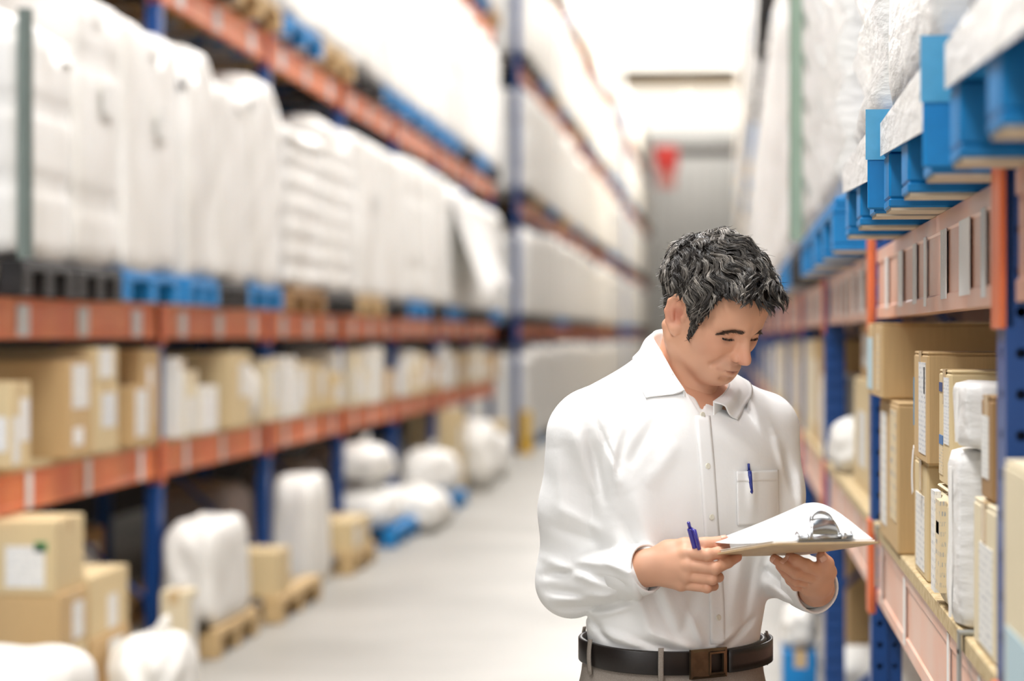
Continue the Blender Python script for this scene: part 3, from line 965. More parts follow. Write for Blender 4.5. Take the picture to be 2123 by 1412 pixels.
# yellow guards at the rack ends
def guard(label, x, y, w, h):
    t = tag(empty('rack_guard', (x, y, 0)), label, 'guard rail')
    box('guard_plate', -w / 2, w / 2, -.01, .01, .03, h, 'guard_yellow', t, b=.006)
    box('guard_foot', -w / 2 - .03, w / 2 + .03, -.08, .08, 0, .03, 'guard_yellow', t, b=.004)
    box('guard_rib', -.015, .015, .01, .09, .03, h * .8, 'guard_yellow', t, b=.004)
guard('low yellow guard plate at the end of the near left rack', XL - .25, 28.75, .5, .42)
guard('tall yellow guard post before the second left rack run', XL + .12, 31.6, .14, .58)

# ------------------------------------------------------------------ right shelf
ZQ = RB0[0] + .17 + .0305
def right_box(label, xf, depth, y0, y1, z0, z1, mt='carton', st=(), **k):
    if z0 > .5 and y0 > 3.0: xf += .005
    return carton(label, xf, xf + depth, y0, y1, z0, z1, mt, 1, st, **k)
right_box('wide flat carton on top of the stack beside the right upright', .335, .62, 5.16, 5.70, 1.462, 1.632, 'carton', [('a', .62, .98, .08, .8, 'band_pale_blue'), ('a', .2, .32, .1, .85, 'carton_print')])
right_box('tall carton with lines of blue print under the wide flat carton', .352, .5, 4.93, 5.50, ZQ, 1.461, 'carton', [('a', .06, .36, .2, .94, 'carton_print'), ('a', .6, .9, .1, .9, 'label_print')])
right_box('carton with a column of grey print, upper one of its stack', .357, .60, 4.26, 4.56, 1.366, 1.573, 'carton', [('a', .12, .6, .08, .9, 'label_print_b'), ('a', .14, .22, .62, .86, 'band_blue'), ('a', .985, 1.0, .3, .75, 'sticker_blue')])
right_box('carton under the grey-print carton, torn paper at its corner', .366, .5, 4.37, 4.66, ZQ, 1.364, 'carton_pale', [('a', .2, .85, .06, .7, 'label_print')])
right_box('carton with blue bars and a white shipping label, right shelf', .362, .45, 3.88, 4.08, 1.348, 1.545, 'carton_pale', [('a', .1, .52, .36, .93, 'label_print_b'), ('a', .62, .95, .08, .33, 'carton_print'), ('a', .62, .95, .34, .42, 'band_blue'), ('a', .66, .95, .8, .88, 'band_darkblue')])
right_box('crumpled printed packet standing under the blue-barred carton', .360, .3, 3.90, 4.10, ZQ, 1.345, 'carton_cream', [('a', .1, .5, .15, .9, 'carton_print'), ('a', .6, .95, .1, .95, 'label_print'), ('a', .2, .45, .62, .72, 'band_darkblue')], b=.012, bulge=.010, name='printed_packet', cat='packet', tape=False)
# torn paper scrap
v, f = sheet_vf(lambda u, v: (.3535 - .002 * math.sin(3 * u), 4.455 + .035 * v + .012 * u, 1.388 - .085 * u + .006 * math.sin(5 * v)), 6, 4, .001)
tag(mesh_obj('torn_paper', v, f, 'tape_white'), 'torn white paper scrap hanging between two stacked cartons', 'paper')
def white_pack(label, x0, x1, y0, y1, z0, z1, seed):
    P, F = rbox_vf(y1 - y0, x1 - x0, z1 - z0, .018, 8, 8, 10)
    rs_ = random.Random(seed); f1 = sines(rs_, 5, 15, 40)
    P = P + (P - np.array([0, 0, (z1 - z0) / 2])) * (.035 * f1(P))[:, None]
    P[:, 2] = np.maximum(P[:, 2], 0)
    t = tag(empty('white_packet', ((x0 + x1) / 2, (y0 + y1) / 2, z0)), label, 'packet')
    mesh_obj('packet_body', P, F, 'film_bright', t, smooth=True)
    xf = -(x1 - x0) / 2 - .006
    box('packet_seam', xf, xf + .004, -.006, .006, .01, (z1 - z0) * .9, 'tape_white', t)
    return t
white_pack('upper white foam packet squeezed among cartons on the right shelf', .362, .56, 3.56, 3.80, 1.425, 1.53, 1)
white_pack('lower white paper-wrapped packet beside the printed packet', .360, .55, 3.66, 3.87, ZQ, 1.42, 2)
right_box('narrow brown carton before the nearest right upright, upper one', .372, .35, 3.36, 3.50, 1.362, 1.515, 'carton_dark', [('a', .3, .9, .2, .8, 'label_print')])
right_box('cream carton with a tall label beside the nearest right upright', .366, .35, 3.27, 3.55, ZQ, 1.36, 'carton_cream', [('a', .1, .7, .05, .72, 'label_print')])
right_box('big pale carton at the right picture edge with pale blue bands', .335, .5, 2.35, 2.86, ZQ, 1.452, 'carton_cream', [('a', .05, .95, .05, .36, 'band_pale_blue'), ('a', .2, .4, .66, .74, 'band_blue'), ('c', .1, .9, .05, .4, 'band_pale_blue')])
# second right bay
right_box('tall brown carton on a stack in the second right bay', .42, .5, 6.75, 7.45, 1.475, 1.64, 'carton', [('a', .5, .9, .2, .8, 'label_print')])
right_box('carton under the tall brown one in the second right bay', .40, .5, 6.62, 7.50, ZQ, 1.474, 'carton_pale', [('a', .3, .7, .2, .7, 'label_print')])
right_box('narrow cream-topped carton behind the second right upright', .385, .3, 6.05, 6.42, ZQ, 1.38, 'carton_pale', [('a', .1, .6, .2, .9, 'label_print')])
bag('small white bag on the shelf in the second right bay', .47, 8.0, ZQ, .26, .5, .19, 61)
rs = random.Random(9)
nn = 0
for ib in range(3, 9):
    y = RY[ib] + .08
    while y < RY[ib + 1] - .4:
        w = rs.uniform(.35, .7); w = min(w, RY[ib + 1] - .08 - y)
        mt, wd = rs.choice(kinds); nn += 1
        h = rs.uniform(.26, .46)
        right_box('%s carton, %s past the third upright on the right shelf' % (wd, ordinal(nn)), rs.uniform(.36, .40), .5, y, y + w - .03, ZQ, ZQ + h, mt,
                  [('a', .2, .8, .2, .8, rs.choice(('label_print', 'sticker_white')))], group='cartons along the right shelf')
        y += w + rs.uniform(0, .1)
# floor level, right
floor_pallet('wooden pallet under the white bundle on the right floor', .95, 7.0, 1.2, 1.0, 'wood')
bag('white wrapped bundle on the floor under the right shelf', .92, 7.0, PT, .86, 1.25, .56, 71, name='wrapped_bundle', cat='bundle', lumps=.3, tie=False)
right_box('cream carton on the right floor behind the white bundle', .52, .5, 7.75, 8.4, .001, .78, 'carton_pale', [('a', .2, .8, .5, .9, 'label_print')])
floor_pallet('blue pallet standing out from under the right rack', .56, 9.2, .8, .72, 'blue')
right_box('small bright blue carton on the blue pallet, right floor', .215, .125, 8.9, 9.3, PT, .395, 'pallet_blue')
bag('white bag on the small blue carton, right floor', .28, 9.1, .396, .14, .38, .17, 72)
bag('low white bundle behind the small blue carton, right floor', .62, 9.2, PT, .5, .66, .22, 73, name='wrapped_bundle', cat='bundle', lumps=.4, tie=False)
for k, y in enumerate((4.6, 12.6, 15.4, 18.2)):
    right_box('brown carton on the floor under the right shelf, %s one along' % ordinal(k + 1), .62, .6, y - .5, y + .5, .001, .62 + .04 * k, 'carton' if k % 2 else 'carton_dark', [('a', .3, .7, .3, .7, 'label_print')], group='floor cartons, right rack')
# boxes resting high behind the near shelf goods
right_box('long brown carton lying at the back of the near right shelf', .99, .42, 3.3, 5.7, ZQ, 1.60, 'carton_dark')
# ------------------------------------------------------------------ the man: sculpted as distance fields, meshed with surface nets
mat('skin', (214, 160, 128), 0.5, sss=0.12, spec=0.35)
mat('shirt_cloth', (241, 241, 240), 0.85, bump=0.22, bscale=16, spec=0.2, bdist=.010)
mat('button_pearl', (226, 222, 206), 0.3)
mat('trouser_cloth', (156, 147, 138), 0.9, noise=1, rgb2=(138, 129, 120), nscale=700, stretch=(1, 1, 1), spec=0.15)
mat('belt_leather', (30, 23, 20), 0.42, noise=0.25, nscale=30, bump=0.1, bscale=200, bdist=.002)
mat('bronze', (112, 96, 76), 0.32, metal=0.85, noise=0.3, nscale=40)
mat('shoe_leather', (40, 28, 22), 0.35)
mat('pen_blue', (20, 42, 134), 0.25, coat=0.5)
mat('pen_violet', (58, 52, 150), 0.25, coat=0.5)
mat('paper', (246, 246, 246), 0.6)
mat('hardboard', (204, 176, 136), 0.55, noise=0.12, nscale=60)
mat('chrome', (206, 208, 210), 0.24, metal=1.0)
mat('eye_white', (214, 205, 196), 0.25)
mat('eye_dark', (26, 18, 14), 0.2)
print_mat('sheet_print', (245, 245, 245), (230, 231, 233), 26.0, 0.5, axis=1, seed=2.0)
def tint_material(name, base):
    m = M[name]; nt = m.node_tree; p = nt.nodes['Principled BSDF']
    a = nt.nodes.new('ShaderNodeVertexColor'); a.layer_name = 'tint'
    nt.links.new(a.outputs['Color'], p.inputs['Base Color'])
tint_material('skin', None)
mat('hair', (60, 54, 50), 0.34, spec=0.6)
tint_material('hair', None)

ZM = 4.21
X0 = (1400 - 1061.5) / FPX * ZM
man_loc = (X0 * math.cos(YAW) - ZM * math.sin(YAW), X0 * math.sin(YAW) + ZM * math.cos(YAW), 0.0)
def S(px, py, dy=0.0):
    """a spot on the man in his own frame: x to the right, y away from the viewer, z up"""
    zc = ZM + dy
    return np.array([(px - 1061.5) / FPX * zc - X0, dy, CAM_H + (698 - py) / FPX * zc])

def ln(v): return np.sqrt((v * v).sum(-1))
def ell(p, c, r):
    q = p - np.asarray(c, float); r = np.asarray(r, float)
    k0 = ln(q / r); k1 = ln(q / (r * r)) + 1e-9
    return k0 * (k0 - 1) / k1
def rcone(p, a, b, ra, rb):
    a, b = np.asarray(a, float), np.asarray(b, float)
    ab = b - a
    t = np.clip(((p - a) @ ab) / (ab @ ab), 0, 1)
    return ln(p - (a + t[:, None] * ab)) - (ra + t * (rb - ra))
def chain(p, pts, rs, k=0.004):
    d = None
    for i in range(len(pts) - 1):
        e = rcone(p, pts[i], pts[i + 1], rs[i], rs[i + 1])
        d = e if d is None else smin(d, e, k)
    return d
def smin(a, b, k):
    h = np.clip(0.5 + 0.5 * (b - a) / k, 0, 1)
    return b + (a - b) * h - k * h * (1 - h)
def smax(a, b, k): return -smin(-a, -b, k)
def gauss(d, w): return np.exp(-(d / w) ** 2)
def segdist(p, a, b):
    a, b = np.asarray(a, float), np.asarray(b, float)
    ab = b - a
    t = np.clip(((p - a) @ ab) / (ab @ ab), 0, 1)
    return ln(p - (a + t[:, None] * ab)), t

def surface_nets(f, lo, hi, h):
    lo, hi = np.asarray(lo, float), np.asarray(hi, float)
    B = 8
    nb = np.ceil((hi - lo) / (h * B)).astype(int)
    N = nb * B + 1
    D = np.ones(N, np.float32)
    g = [lo[a] + h * B * (np.arange(nb[a]) + .5) for a in range(3)]
    cc = np.stack(np.meshgrid(*g, indexing='ij'), -1).reshape(-1, 3)
    dc = f(cc)
    near = np.abs(dc) < h * B * 1.02
    sgn = np.where(dc > 0, 1.0, -1.0).reshape(nb)
    D[:-1, :-1, :-1] = np.repeat(np.repeat(np.repeat(sgn, B, 0), B, 1), B, 2)
    loc = np.stack(np.meshgrid(*[np.arange(B + 1)] * 3, indexing='ij'), -1).reshape(-1, 3)
    bi = np.stack(np.unravel_index(np.nonzero(near)[0], nb), -1)
    for s in range(0, len(bi), 400):
        ids = (bi[s:s + 400, None, :] * B + loc[None]).reshape(-1, 3)
        d = f(lo + ids * h)
        D[ids[:, 0], ids[:, 1], ids[:, 2]] = d
    neg = D < 0
    c0 = np.zeros(N - 1, np.int8)
    offs = [(i, j, k) for i in (0, 1) for j in (0, 1) for k in (0, 1)]
    for (i, j, k) in offs:
        c0 += neg[i:N[0] - 1 + i, j:N[1] - 1 + j, k:N[2] - 1 + k]
    cells = np.argwhere((c0 > 0) & (c0 < 8))
    vid = -np.ones(N - 1, np.int64)
    vid[tuple(cells.T)] = np.arange(len(cells))
    acc = np.zeros((len(cells), 3)); cnt = np.zeros(len(cells))
    for a in range(len(offs)):
        for b in range(a + 1, len(offs)):
            oa, ob = np.array(offs[a]), np.array(offs[b])
            if np.abs(oa - ob).sum() != 1: continue
            pa, pb = cells + oa, cells + ob
            da, db = D[tuple(pa.T)].astype(float), D[tuple(pb.T)].astype(float)
            m = (da < 0) != (db < 0)
            t = np.where(m, da / np.where(m, da - db, 1), 0)
            acc += np.where(m[:, None], oa + (ob - oa) * t[:, None], 0); cnt += m
    V = lo + h * (cells + acc / cnt[:, None])
    F = []
    for ax in range(3):
        u, v = (ax + 1) % 3, (ax + 2) % 3
        sl0 = [slice(1, N[a] - 1) for a in range(3)]; sl0[ax] = slice(0, N[ax] - 1)
        sl1 = list(sl0); sl1[ax] = slice(1, N[ax])
        A, Bn = neg[tuple(sl0)], neg[tuple(sl1)]
        e = np.argwhere(A != Bn)
        if not len(e): continue
        flip = A[tuple(e.T)]
        base = e + np.array([1 if a != ax else 0 for a in range(3)])
        q = []
        for (du, dv) in ((-1, -1), (0, -1), (0, 0), (-1, 0)):
            c = base.copy(); c[:, u] += du; c[:, v] += dv
            q.append(vid[tuple(c.T)])
        Q = np.stack(q, 1)
        Q[~flip] = Q[~flip][:, ::-1]
        F.append(Q)
    F = np.vstack(F)
    return V, F

def np_mesh(name, V, F, material, tint=None, smooth=True):
    me = bpy.data.meshes.new(name)
    n, k = F.shape
    me.vertices.add(len(V)); me.vertices.foreach_set('co', np.asarray(V, np.float32).ravel())
    me.loops.add(n * k); me.loops.foreach_set('vertex_index', F.astype(np.int32).ravel())
    me.polygons.add(n); me.polygons.foreach_set('loop_start', np.arange(0, n * k, k, dtype=np.int32))
    me.polygons.foreach_set('use_smooth', np.ones(n, bool) if smooth else np.zeros(n, bool))
    me.materials.append(M[material])
    if tint is not None:
        ca = me.color_attributes.new('tint', 'FLOAT_COLOR', 'POINT')
        ca.data.foreach_set('color', np.hstack([tint, np.ones((len(V), 1))]).astype(np.float32).ravel())
    me.update(); me.validate()
    return me

# ---- frames
HYAW, HPIT, HROLL = math.radians(43), math.radians(36), math.radians(0)
sp_, cp_, sy_, cy_ = math.sin(HPIT), math.cos(HPIT), math.sin(HYAW), math.cos(HYAW)
Hf = np.array([cp_ * sy_, -cp_ * cy_, -sp_]); Hu = np.array([sp_ * sy_, -sp_ * cy_, cp_]); Hr = np.array([-cy_, -sy_, 0.0])
Hr, Hu = Hr * math.cos(HROLL) + Hu * math.sin(HROLL), Hu * math.cos(HROLL) - Hr * math.sin(HROLL)
HR = np.stack([Hr, Hf, Hu], 1)
HO = S(1467, 656, -.055)
def to_head(p): return (p - HO) @ HR
def from_head(q): return HO + np.asarray(q, float) @ HR.T
BYAW = math.radians(33)
Bf = np.array([math.sin(BYAW), -math.cos(BYAW), 0.0]); Br = np.array([-math.cos(BYAW), -math.sin(BYAW), 0.0])
BO = S(1393, 1340, 0.0); BO[2] = 0
def body(l, f, z): return BO + Br * l + Bf * f + np.array([0, 0, z])

# ---- head
NECK_A, NECK_B = (0, -.028, -.055), None
NB = S(1418, 812, .005)
def head_core(q):
    """q in head axes (right, forward, up), symmetric"""
    s = q.copy(); s[:, 0] = np.abs(s[:, 0])
    d = ell(s, (0, -.014, .052), (.076, .099, .083))
    d = smin(d, ell(s, (0, .004, -.004), (.0685, .072, .075)), .03)
    d = smin(d, ell(s, (0, .034, .055), (.066, .064, .058)), .025)
    d = smin(d, ell(s, (0, .040, -.020), (.057, .057, .067)), .025)
    d = smin(d, ell(s, (.040, .060, -.003), (.024, .026, .025)), .025)      # cheekbone
    d = smin(d, rcone(s, (.057, .004, -.048), (.022, .066, -.071), .015, .018), .026)     # jaw line
    d = smin(d, ell(s, (0, .079, -.071), (.029, .0205, .0175)), .020)         # chin
    d = smin(d, ell(s, (0, .075, -.046), (.036, .030, .030)), .022)          # muzzle
    d = smin(d, rcone(s, (.012, .090, .038), (.052, .066, .031), .0095, .008), .016)     # brow ridge
    # eye socket
    d = smax(d, -ell(s, (.034, .102, .0215), (.0175, .016, .0120)), .014)
    # eyeball under lids, gaze lowered
    d = smin(d, ell(s, (.0340, .0750, .0205), (.0148, .0132, .0125)), .005)
    d = smin(d, rcone(s, (.020, .0820, .0125), (.046, .0770, .0120), .0035, .003), .006)   # lower lid
    # nose
    d = smin(d, rcone(s, (0, .090, .032), (0, .1150, -.004), .0066, .0082), .010)
    d = smin(d, ell(s, (0, .1192, -.0105), (.0092, .0108, .0088)), .008)
    d = smin(d, ell(s, (.0120, .1050, -.0150), (.0062, .0105, .0074)), .005)
    d = smin(d, rcone(s, (0, .1155, -.0180), (0, .1020, -.0240), .0045, .005), .006)
    d = smax(d, -ell(s, (.0068, .1090, -.0240), (.0034, .0060, .0030)), .003)  # nostril
    d = smin(d, ell(s, (.0060, .1015, -.002), (.0065, .0110, .0130)), .007)
    # lips
    d = smin(d, chain(s, [(0, .1045, -.0395), (.010, .1030, -.0390), (.027, .0910, -.0430)], [.0046, .0046, .0025], .004), .006)
    d = smin(d, chain(s, [(0, .1025, -.0500), (.010, .1010, -.0497), (.025, .0920, -.0455)], [.0060, .0056, .0025], .004), .006)
    d = smax(d, -chain(s, [(0, .1090, -.0445), (.010, .1072, -.0441), (.026, .0960, -.0449)], [.0012, .0011, .0003], .002), .0030)
    d = smax(d, -rcone(s, (0, .1060, -.0625), (.014, .1000, -.0615), .0020, .0015), .012)    # fold under lower lip
    d = smax(d, -rcone(s, (.0245, .095, -.020), (.036, .083, -.044), .0003, .0003), .016)  # smile fold
    # lid crease
    d = smax(d, -chain(s, [(.020, .0890, .0240), (.0335, .0910, .0290), (.047, .0805, .0245)], [.0008, .0009, .0008], .002), .004)
    # ear
    e = ell(s, (.0760, -.014, .002), (.0085, .0185, .0325))
    return d
def skull(q):
    s = q.copy(); s[:, 0] = np.abs(s[:, 0])
    d = ell(s, (0, -.014, .052), (.076, .099, .083))
    d = smin(d, ell(s, (0, .004, -.004), (.0685, .072, .075)), .03)
    d = smin(d, ell(s, (0, .034, .055), (.066, .064, .058)), .025)
    d = smin(d, ell(s, (0, .040, -.020), (.057, .057, .067)), .025)
    d = smin(d, ell(s, (.040, .060, -.003), (.024, .026, .025)), .025)
    return smin(d, rcone(s, (.057, .004, -.048), (.022, .066, -.071), .015, .018), .026)
EAR_A = math.radians(14)
def ear(q):
    s = q.copy(); s[:, 0] = np.abs(s[:, 0])
    s = (s - np.array([.0745, -.004, .003])) / 1.10
    ca, sa = math.cos(EAR_A), math.sin(EAR_A)
    f, u = s[:, 1] * ca + s[:, 2] * sa, -s[:, 1] * sa + s[:, 2] * ca
    t = np.stack([s[:, 0] + .25 * f, f, u], 1)        # flares away from the skull toward the back
    plate = ell(t, (-.001, 0, 0), (.0055, .0185, .0315))
    helix = chain(t, [(.003, .013, .002), (.005, .0145, .016), (.006, .007, .0275), (.006, -.006, .0275), (.006, -.0155, .016), (.0055, -.017, -.002), (.004, -.0115, -.018), (.003, -.002, -.027)],
                  [.0030, .0036, .0042, .0044, .0042, .0040, .0038, .0044], .003)
    lobe = ell(t, (.002, .003, -.0275), (.0048, .0080, .0085))
    d = smin(smin(plate, helix, .004), lobe, .006)
    d = smax(d, -ell(t, (.0065, .002, -.003), (.0085, .0105, .0145)), .0025)       # concha
    d = smax(d, -ell(t, (.0085, .000, .0180), (.0060, .0095, .0055)), .003)
    d = smin(d, ell(t, (.004, .0125, -.004), (.0038, .0042, .0065)), .003)       # tragus
    d = smin(d, chain(t, [(.004, -.009, .018), (.0045, -.010, .003), (.004, -.005, -.011)], [.0028, .0030, .0030], .003), .003)   # antihelix
    return d * 1.10
NK0, NK1 = from_head((0, -.010, -.045)), NB + np.array([-.005, .02, -.035])
def head_sdf(p):
    q = to_head(p)
    d = smin(head_core(q), ear(q), .005)
    n = rcone(p, NK0, NK1, .053, .062)
    th = rcone(p, from_head((0, .022, -.058)), NB + Bf * .045 + np.array([0, 0, -.04]), .022, .020)   # throat
    sc = rcone(p, from_head((.062, -.022, -.035)), NB + Bf * .055 + Br * .02 + np.array([0, 0, -.045]), .012, .012)
    n = smin(smin(n, th, .04), sc, .02)
    n = smin(n, rcone(p, NB + np.array([0, .01, -.04]), NB + Bf * .06 + np.array([0, 0, -.11]), .06, .05), .03)
    return smin(d, n, .012)

hv, hf = surface_nets(head_sdf, HO - [.17, .17, .33], HO + [.17, .19, .165], .0020)
keep = hv[:, 2] > NB[2] - .13
hq = to_head(hv)
def lerp(a, b, t): return a + (b - a) * t[:, None]
def lin(c): return np.array(srgb(*c)[:3])
def head_tint(q):
    s = q.copy(); s[:, 0] = np.abs(s[:, 0])
    t = np.tile(lin((219, 167, 137)), (len(q), 1))
    rs_ = random.Random(4); nz = sines(rs_, 6, 60, 140)(q)
    t = t * (1 + .05 * nz)[:, None]
    beard = np.clip(gauss(ln((s - np.array([0, .06, -.062])) * np.array([1, 1, 1.05])), .052) * 1.25 - .2, 0, 1) * (s[:, 1] > .0)
    t = lerp(t, lin((182, 150, 132)), beard * .55)
    t = lerp(t, lin((186, 152, 134)), np.clip(gauss(ln((s - np.array([0, .103, -.032])) * np.array([.6, 1, 1.8])), .017), 0, 1) * .7)
    red = gauss(ln(s - np.array([0, .116, -.010])), .020) * .5 + gauss(ln(s - np.array([.045, .068, -.006])), .026) * .35 + gauss(ln(s - np.array([.078, -.014, 0])), .022) * .55
    t = lerp(t, lin((216, 146, 124)), np.clip(red, 0, 1))
    t = lerp(t, lin((186, 104, 88)), gauss(ln((s - np.array([.079, .000, .000])) * np.array([.8, 1, .8])), .012) * .5)
    lip = gauss(segdist(s, (0, .104, -.0450), (.024, .092, -.0450))[0], .0078)
    t = lerp(t, lin((190, 124, 110)), np.clip(lip * 1.3 - .25, 0, 1) * .85)
    slit = gauss(segdist(s, (0, .107, -.0445), (.028, .094, -.0451))[0], .0026)
    t = lerp(t, lin((96, 48, 42)), slit * .9)
    lash = np.minimum(segdist(s, (.0200, .0860, .0145), (.0335, .0900, .0130))[0], segdist(s, (.0335, .0900, .0130), (.0475, .0800, .0150))[0])
    t = lerp(t, lin((40, 26, 20)), gauss(lash, .0016) * .9)
    under = gauss(ln((s - np.array([.035, .084, .006])) * np.array([.7, 1, 1.6])), .012)
    t = lerp(t, lin((180, 128, 108)), under * .4)
    nost = gauss(ln(s - np.array([.0068, .1075, -.0235])), .0040)
    t = lerp(t, lin((70, 36, 30)), nost * .8)
    return np.clip(t, 0, 1)
ht = head_tint(hq)

# ---- hands
def finger(p, pts, r0, r1):
    rr = [r0, r0 * .96, (r0 + r1) / 2, r1]
    P = [S(*q) for q in pts]
    return chain(p, P[:4], rr, .003)
RH = dict(wrist=(1338, 1178, -.205),
    mcp=[(1422, 1148, -.243), (1427, 1173, -.250), (1423, 1195, -.246), (1412, 1212, -.236)],
    fingers=[[(1422, 1148, -.243), (1468, 1151, -.268), (1490, 1146, -.262), (1505, 1142, -.248)],
             [(1427, 1173, -.250), (1482, 1179, -.272), (1509, 1166, -.258), (1528, 1155, -.240)],
             [(1423, 1195, -.246), (1477, 1201, -.268), (1490, 1197, -.244), (1479, 1190, -.222)],
             [(1412, 1212, -.236), (1466, 1219, -.258), (1480, 1215, -.236), (1470, 1208, -.212)]],
    thumb=[(1385, 1146, -.212), (1420, 1132, -.226), (1462, 1129, -.238), (1502, 1122, -.240)])
LH = dict(wrist=(1692, 1220, -.138),
    mcp=[(1704, 1186, -.215), (1694, 1200, -.208), (1683, 1211, -.198), (1672, 1219, -.186)],
    fingers=[[(1704, 1186, -.215), (1672, 1172, -.240), (1652, 1162, -.238), (1638, 1155, -.228)],
             [(1694, 1200, -.208), (1650, 1188, -.236), (1624, 1171, -.232), (1606, 1159, -.222)],
             [(1683, 1211, -.198), (1648, 1204, -.216), (1630, 1190, -.212), (1616, 1174, -.204)],
             [(1672, 1219, -.186), (1650, 1215, -.196), (1638, 1204, -.192), (1630, 1192, -.186)]],
    thumb=[(1700, 1210, -.180), (1717, 1186, -.205), (1714, 1168, -.222), (1704, 1154, -.226)])
def hand_sdf_maker(H, fr, elbow):
    W = S(*H['wrist'])
    def f(p):
        d = None
        for i, m in enumerate(H['mcp']):
            e = rcone(p, W, S(*m), .021, .0125 if i < 3 else .0115)
            d = e if d is None else smin(d, e, .016)
        for i, pts in enumerate(H['fingers']):
            r = fr * (1.02, .98, .84, .78)[i]
            d = smin(d, finger(p, pts, r, r * .80), .0022)
            d = smin(d, ell(p, S(*pts[0]) + np.array([0, -.0035, .001]), (.0095, .0090, .0095)), .008)   # knuckle
            d = smin(d, ell(p, S(*pts[1]), (r * 1.05,) * 3), .002)
        T = [S(*q) for q in H['thumb']]
        d = smin(d, chain(p, T, [.0165, .0140, .0118, .0098], .006), .010)
        d = smin(d, rcone(p, T[0], W, .019, .024), .02)
        d = smin(d, rcone(p, W, W + (S(*elbow) - W) * .45, .0275, .036), .012)
        return d
    return f
R_ELB, L_ELB = (1184, 1205, -.035), (1600, 1166, .072)
rh = hand_sdf_maker(RH, .0112, R_ELB)
lh = hand_sdf_maker(LH, .0108, L_ELB)
def hand_mesh(H, f, h=.0018):
    P = np.array([S(*H['wrist'])] + [S(*q) for k in H['fingers'] + [H['thumb']] for q in k])
    return surface_nets(f, P.min(0) - .055, P.max(0) + .035, h)
rv, rf = hand_mesh(RH, rh)
lv, lf = hand_mesh(LH, lh)
def hand_tint(V, H):
    t = np.tile(lin((214, 164, 135)), (len(V), 1))
    nz = sines(random.Random(8), 6, 60, 160)(V)
    t = t * (1 + .06 * nz)[:, None]
    for pts in H['fingers'] + [H['thumb']]:
        t = lerp(t, lin((220, 150, 128)), gauss(ln(V - S(*pts[3])), .016) * .6)
        t = lerp(t, lin((206, 146, 120)), gauss(ln(V - S(*pts[1])), .010) * .45)
    W = S(*H['wrist'])
    t = lerp(t, lin((186, 136, 108)), gauss(ln(V - W), .045) * .5)
    return t

# ---- arm joints (for sleeves)
R_SH, L_SH = S(1212, 902, -.085), S(1588, 890, .095)
R_EL, L_EL = S(*R_ELB), S(*L_ELB)
R_WR, L_WR = S(*RH['wrist']), S(*LH['wrist'])

# ---- the shirt
ZK = np.array([.98, 1.04, 1.10, 1.18, 1.26, 1.34, 1.42, 1.48, 1.535, 1.58])
AK = np.array([.160, .164, .170, .178, .188, .198, .200, .165, .085, .050])      # half width
BK = np.array([.112, .118, .126, .130, .132, .132, .124, .102, .062, .045])      # half depth
CK = np.array([.000, .004, .008, .010, .012, .012, .006, .000, -.010, -.015])      # centre forward
def interp(z, K): return np.interp(z, ZK, K)
def smooth_prof(K):
    zz = np.linspace(ZK[0], ZK[-1], 120); k = np.interp(zz, ZK, K)
    for _ in range(40): k[1:-1] = (k[:-2] + 2 * k[1:-1] + k[2:]) / 4
    return zz, k
PA, PB, PC = smooth_prof(AK), smooth_prof(BK), smooth_prof(CK)
LEAN = .085          # spine leans toward the neck
def spine(z): return np.interp(z, [.98, 1.2, 1.45, 1.6], [0, .012, .030, .045])
def torso_sdf(p, grow=0.0):
    z = p[:, 2]
    zc = np.clip(z, .98, 1.58)
    a = np.interp(zc, *PA) + grow; b = np.interp(zc, *PB) + grow; c = np.interp(zc, *PC)
    q = p - BO
    l = q @ Br + spine(zc) * -.10; f = q @ Bf - c - spine(zc) * .55
    k = (np.abs(l / a) ** 2.35 + np.abs(f / b) ** 2.35) ** (1 / 2.35)
    d = (k - 1) * np.minimum(a, b) * .92
    d = np.where(z < .98, np.maximum(d, .98 - z), d)
    return np.where(z > 1.58, np.maximum(d, z - 1.58), d)
FOLDS = []   # (p0, p1, width, amplitude): ridges (+) and creases (-) across the cloth as seen from the aisle
def fold(a, b, w, amp, side=-1): FOLDS.append((np.array([S(*a)[0], S(*a)[2]]), np.array([S(*b)[0], S(*b)[2]]), w, amp, side))
# chest and belly drape
fold((1300, 1000), (1390, 1300), .018, .006); fold((1340, 960), (1440, 1290), .02, -.005)
fold((1262, 1080), (1345, 1310), .014, .007); fold((1282, 1065), (1400, 1330), .010, -.006)
fold((1540, 1060), (1500, 1300), .016, .006); fold((1560, 1120), (1530, 1290), .010, -.005)
fold((1390, 900), (1330, 1000), .018, .004); fold((1480, 880), (1570, 950), .018, .004); fold((1350, 860), (1290, 960), .012, -.004)
fold((1230, 1290), (1330, 1318), .008, .006); fold((1300, 1300), (1400, 1335), .007, -.006); fold((1330, 1285), (1430, 1325), .008, .006)
fold((1520, 1290), (1460, 1330), .008, .006); fold((1560, 1270), (1500, 1325), .007, -.006); fold((1215, 1265), (1260, 1315), .008, -.006)
fold((1410, 1240), (1450, 1325), .008, .005); fold((1440, 1180), (1400, 1300), .012, -.004)
# shoulder, sleeve head
fold((1215, 835), (1272, 960), .005, -.004); fold((1180, 870), (1225, 1020), .016, .006); fold((1210, 880), (1250, 1040), .010, -.006)
fold((1150, 920), (1165, 1080), .014, .004); fold((1255, 900), (1272, 1000), .010, .005); fold((1290, 880), (1268, 985), .008, -.004)
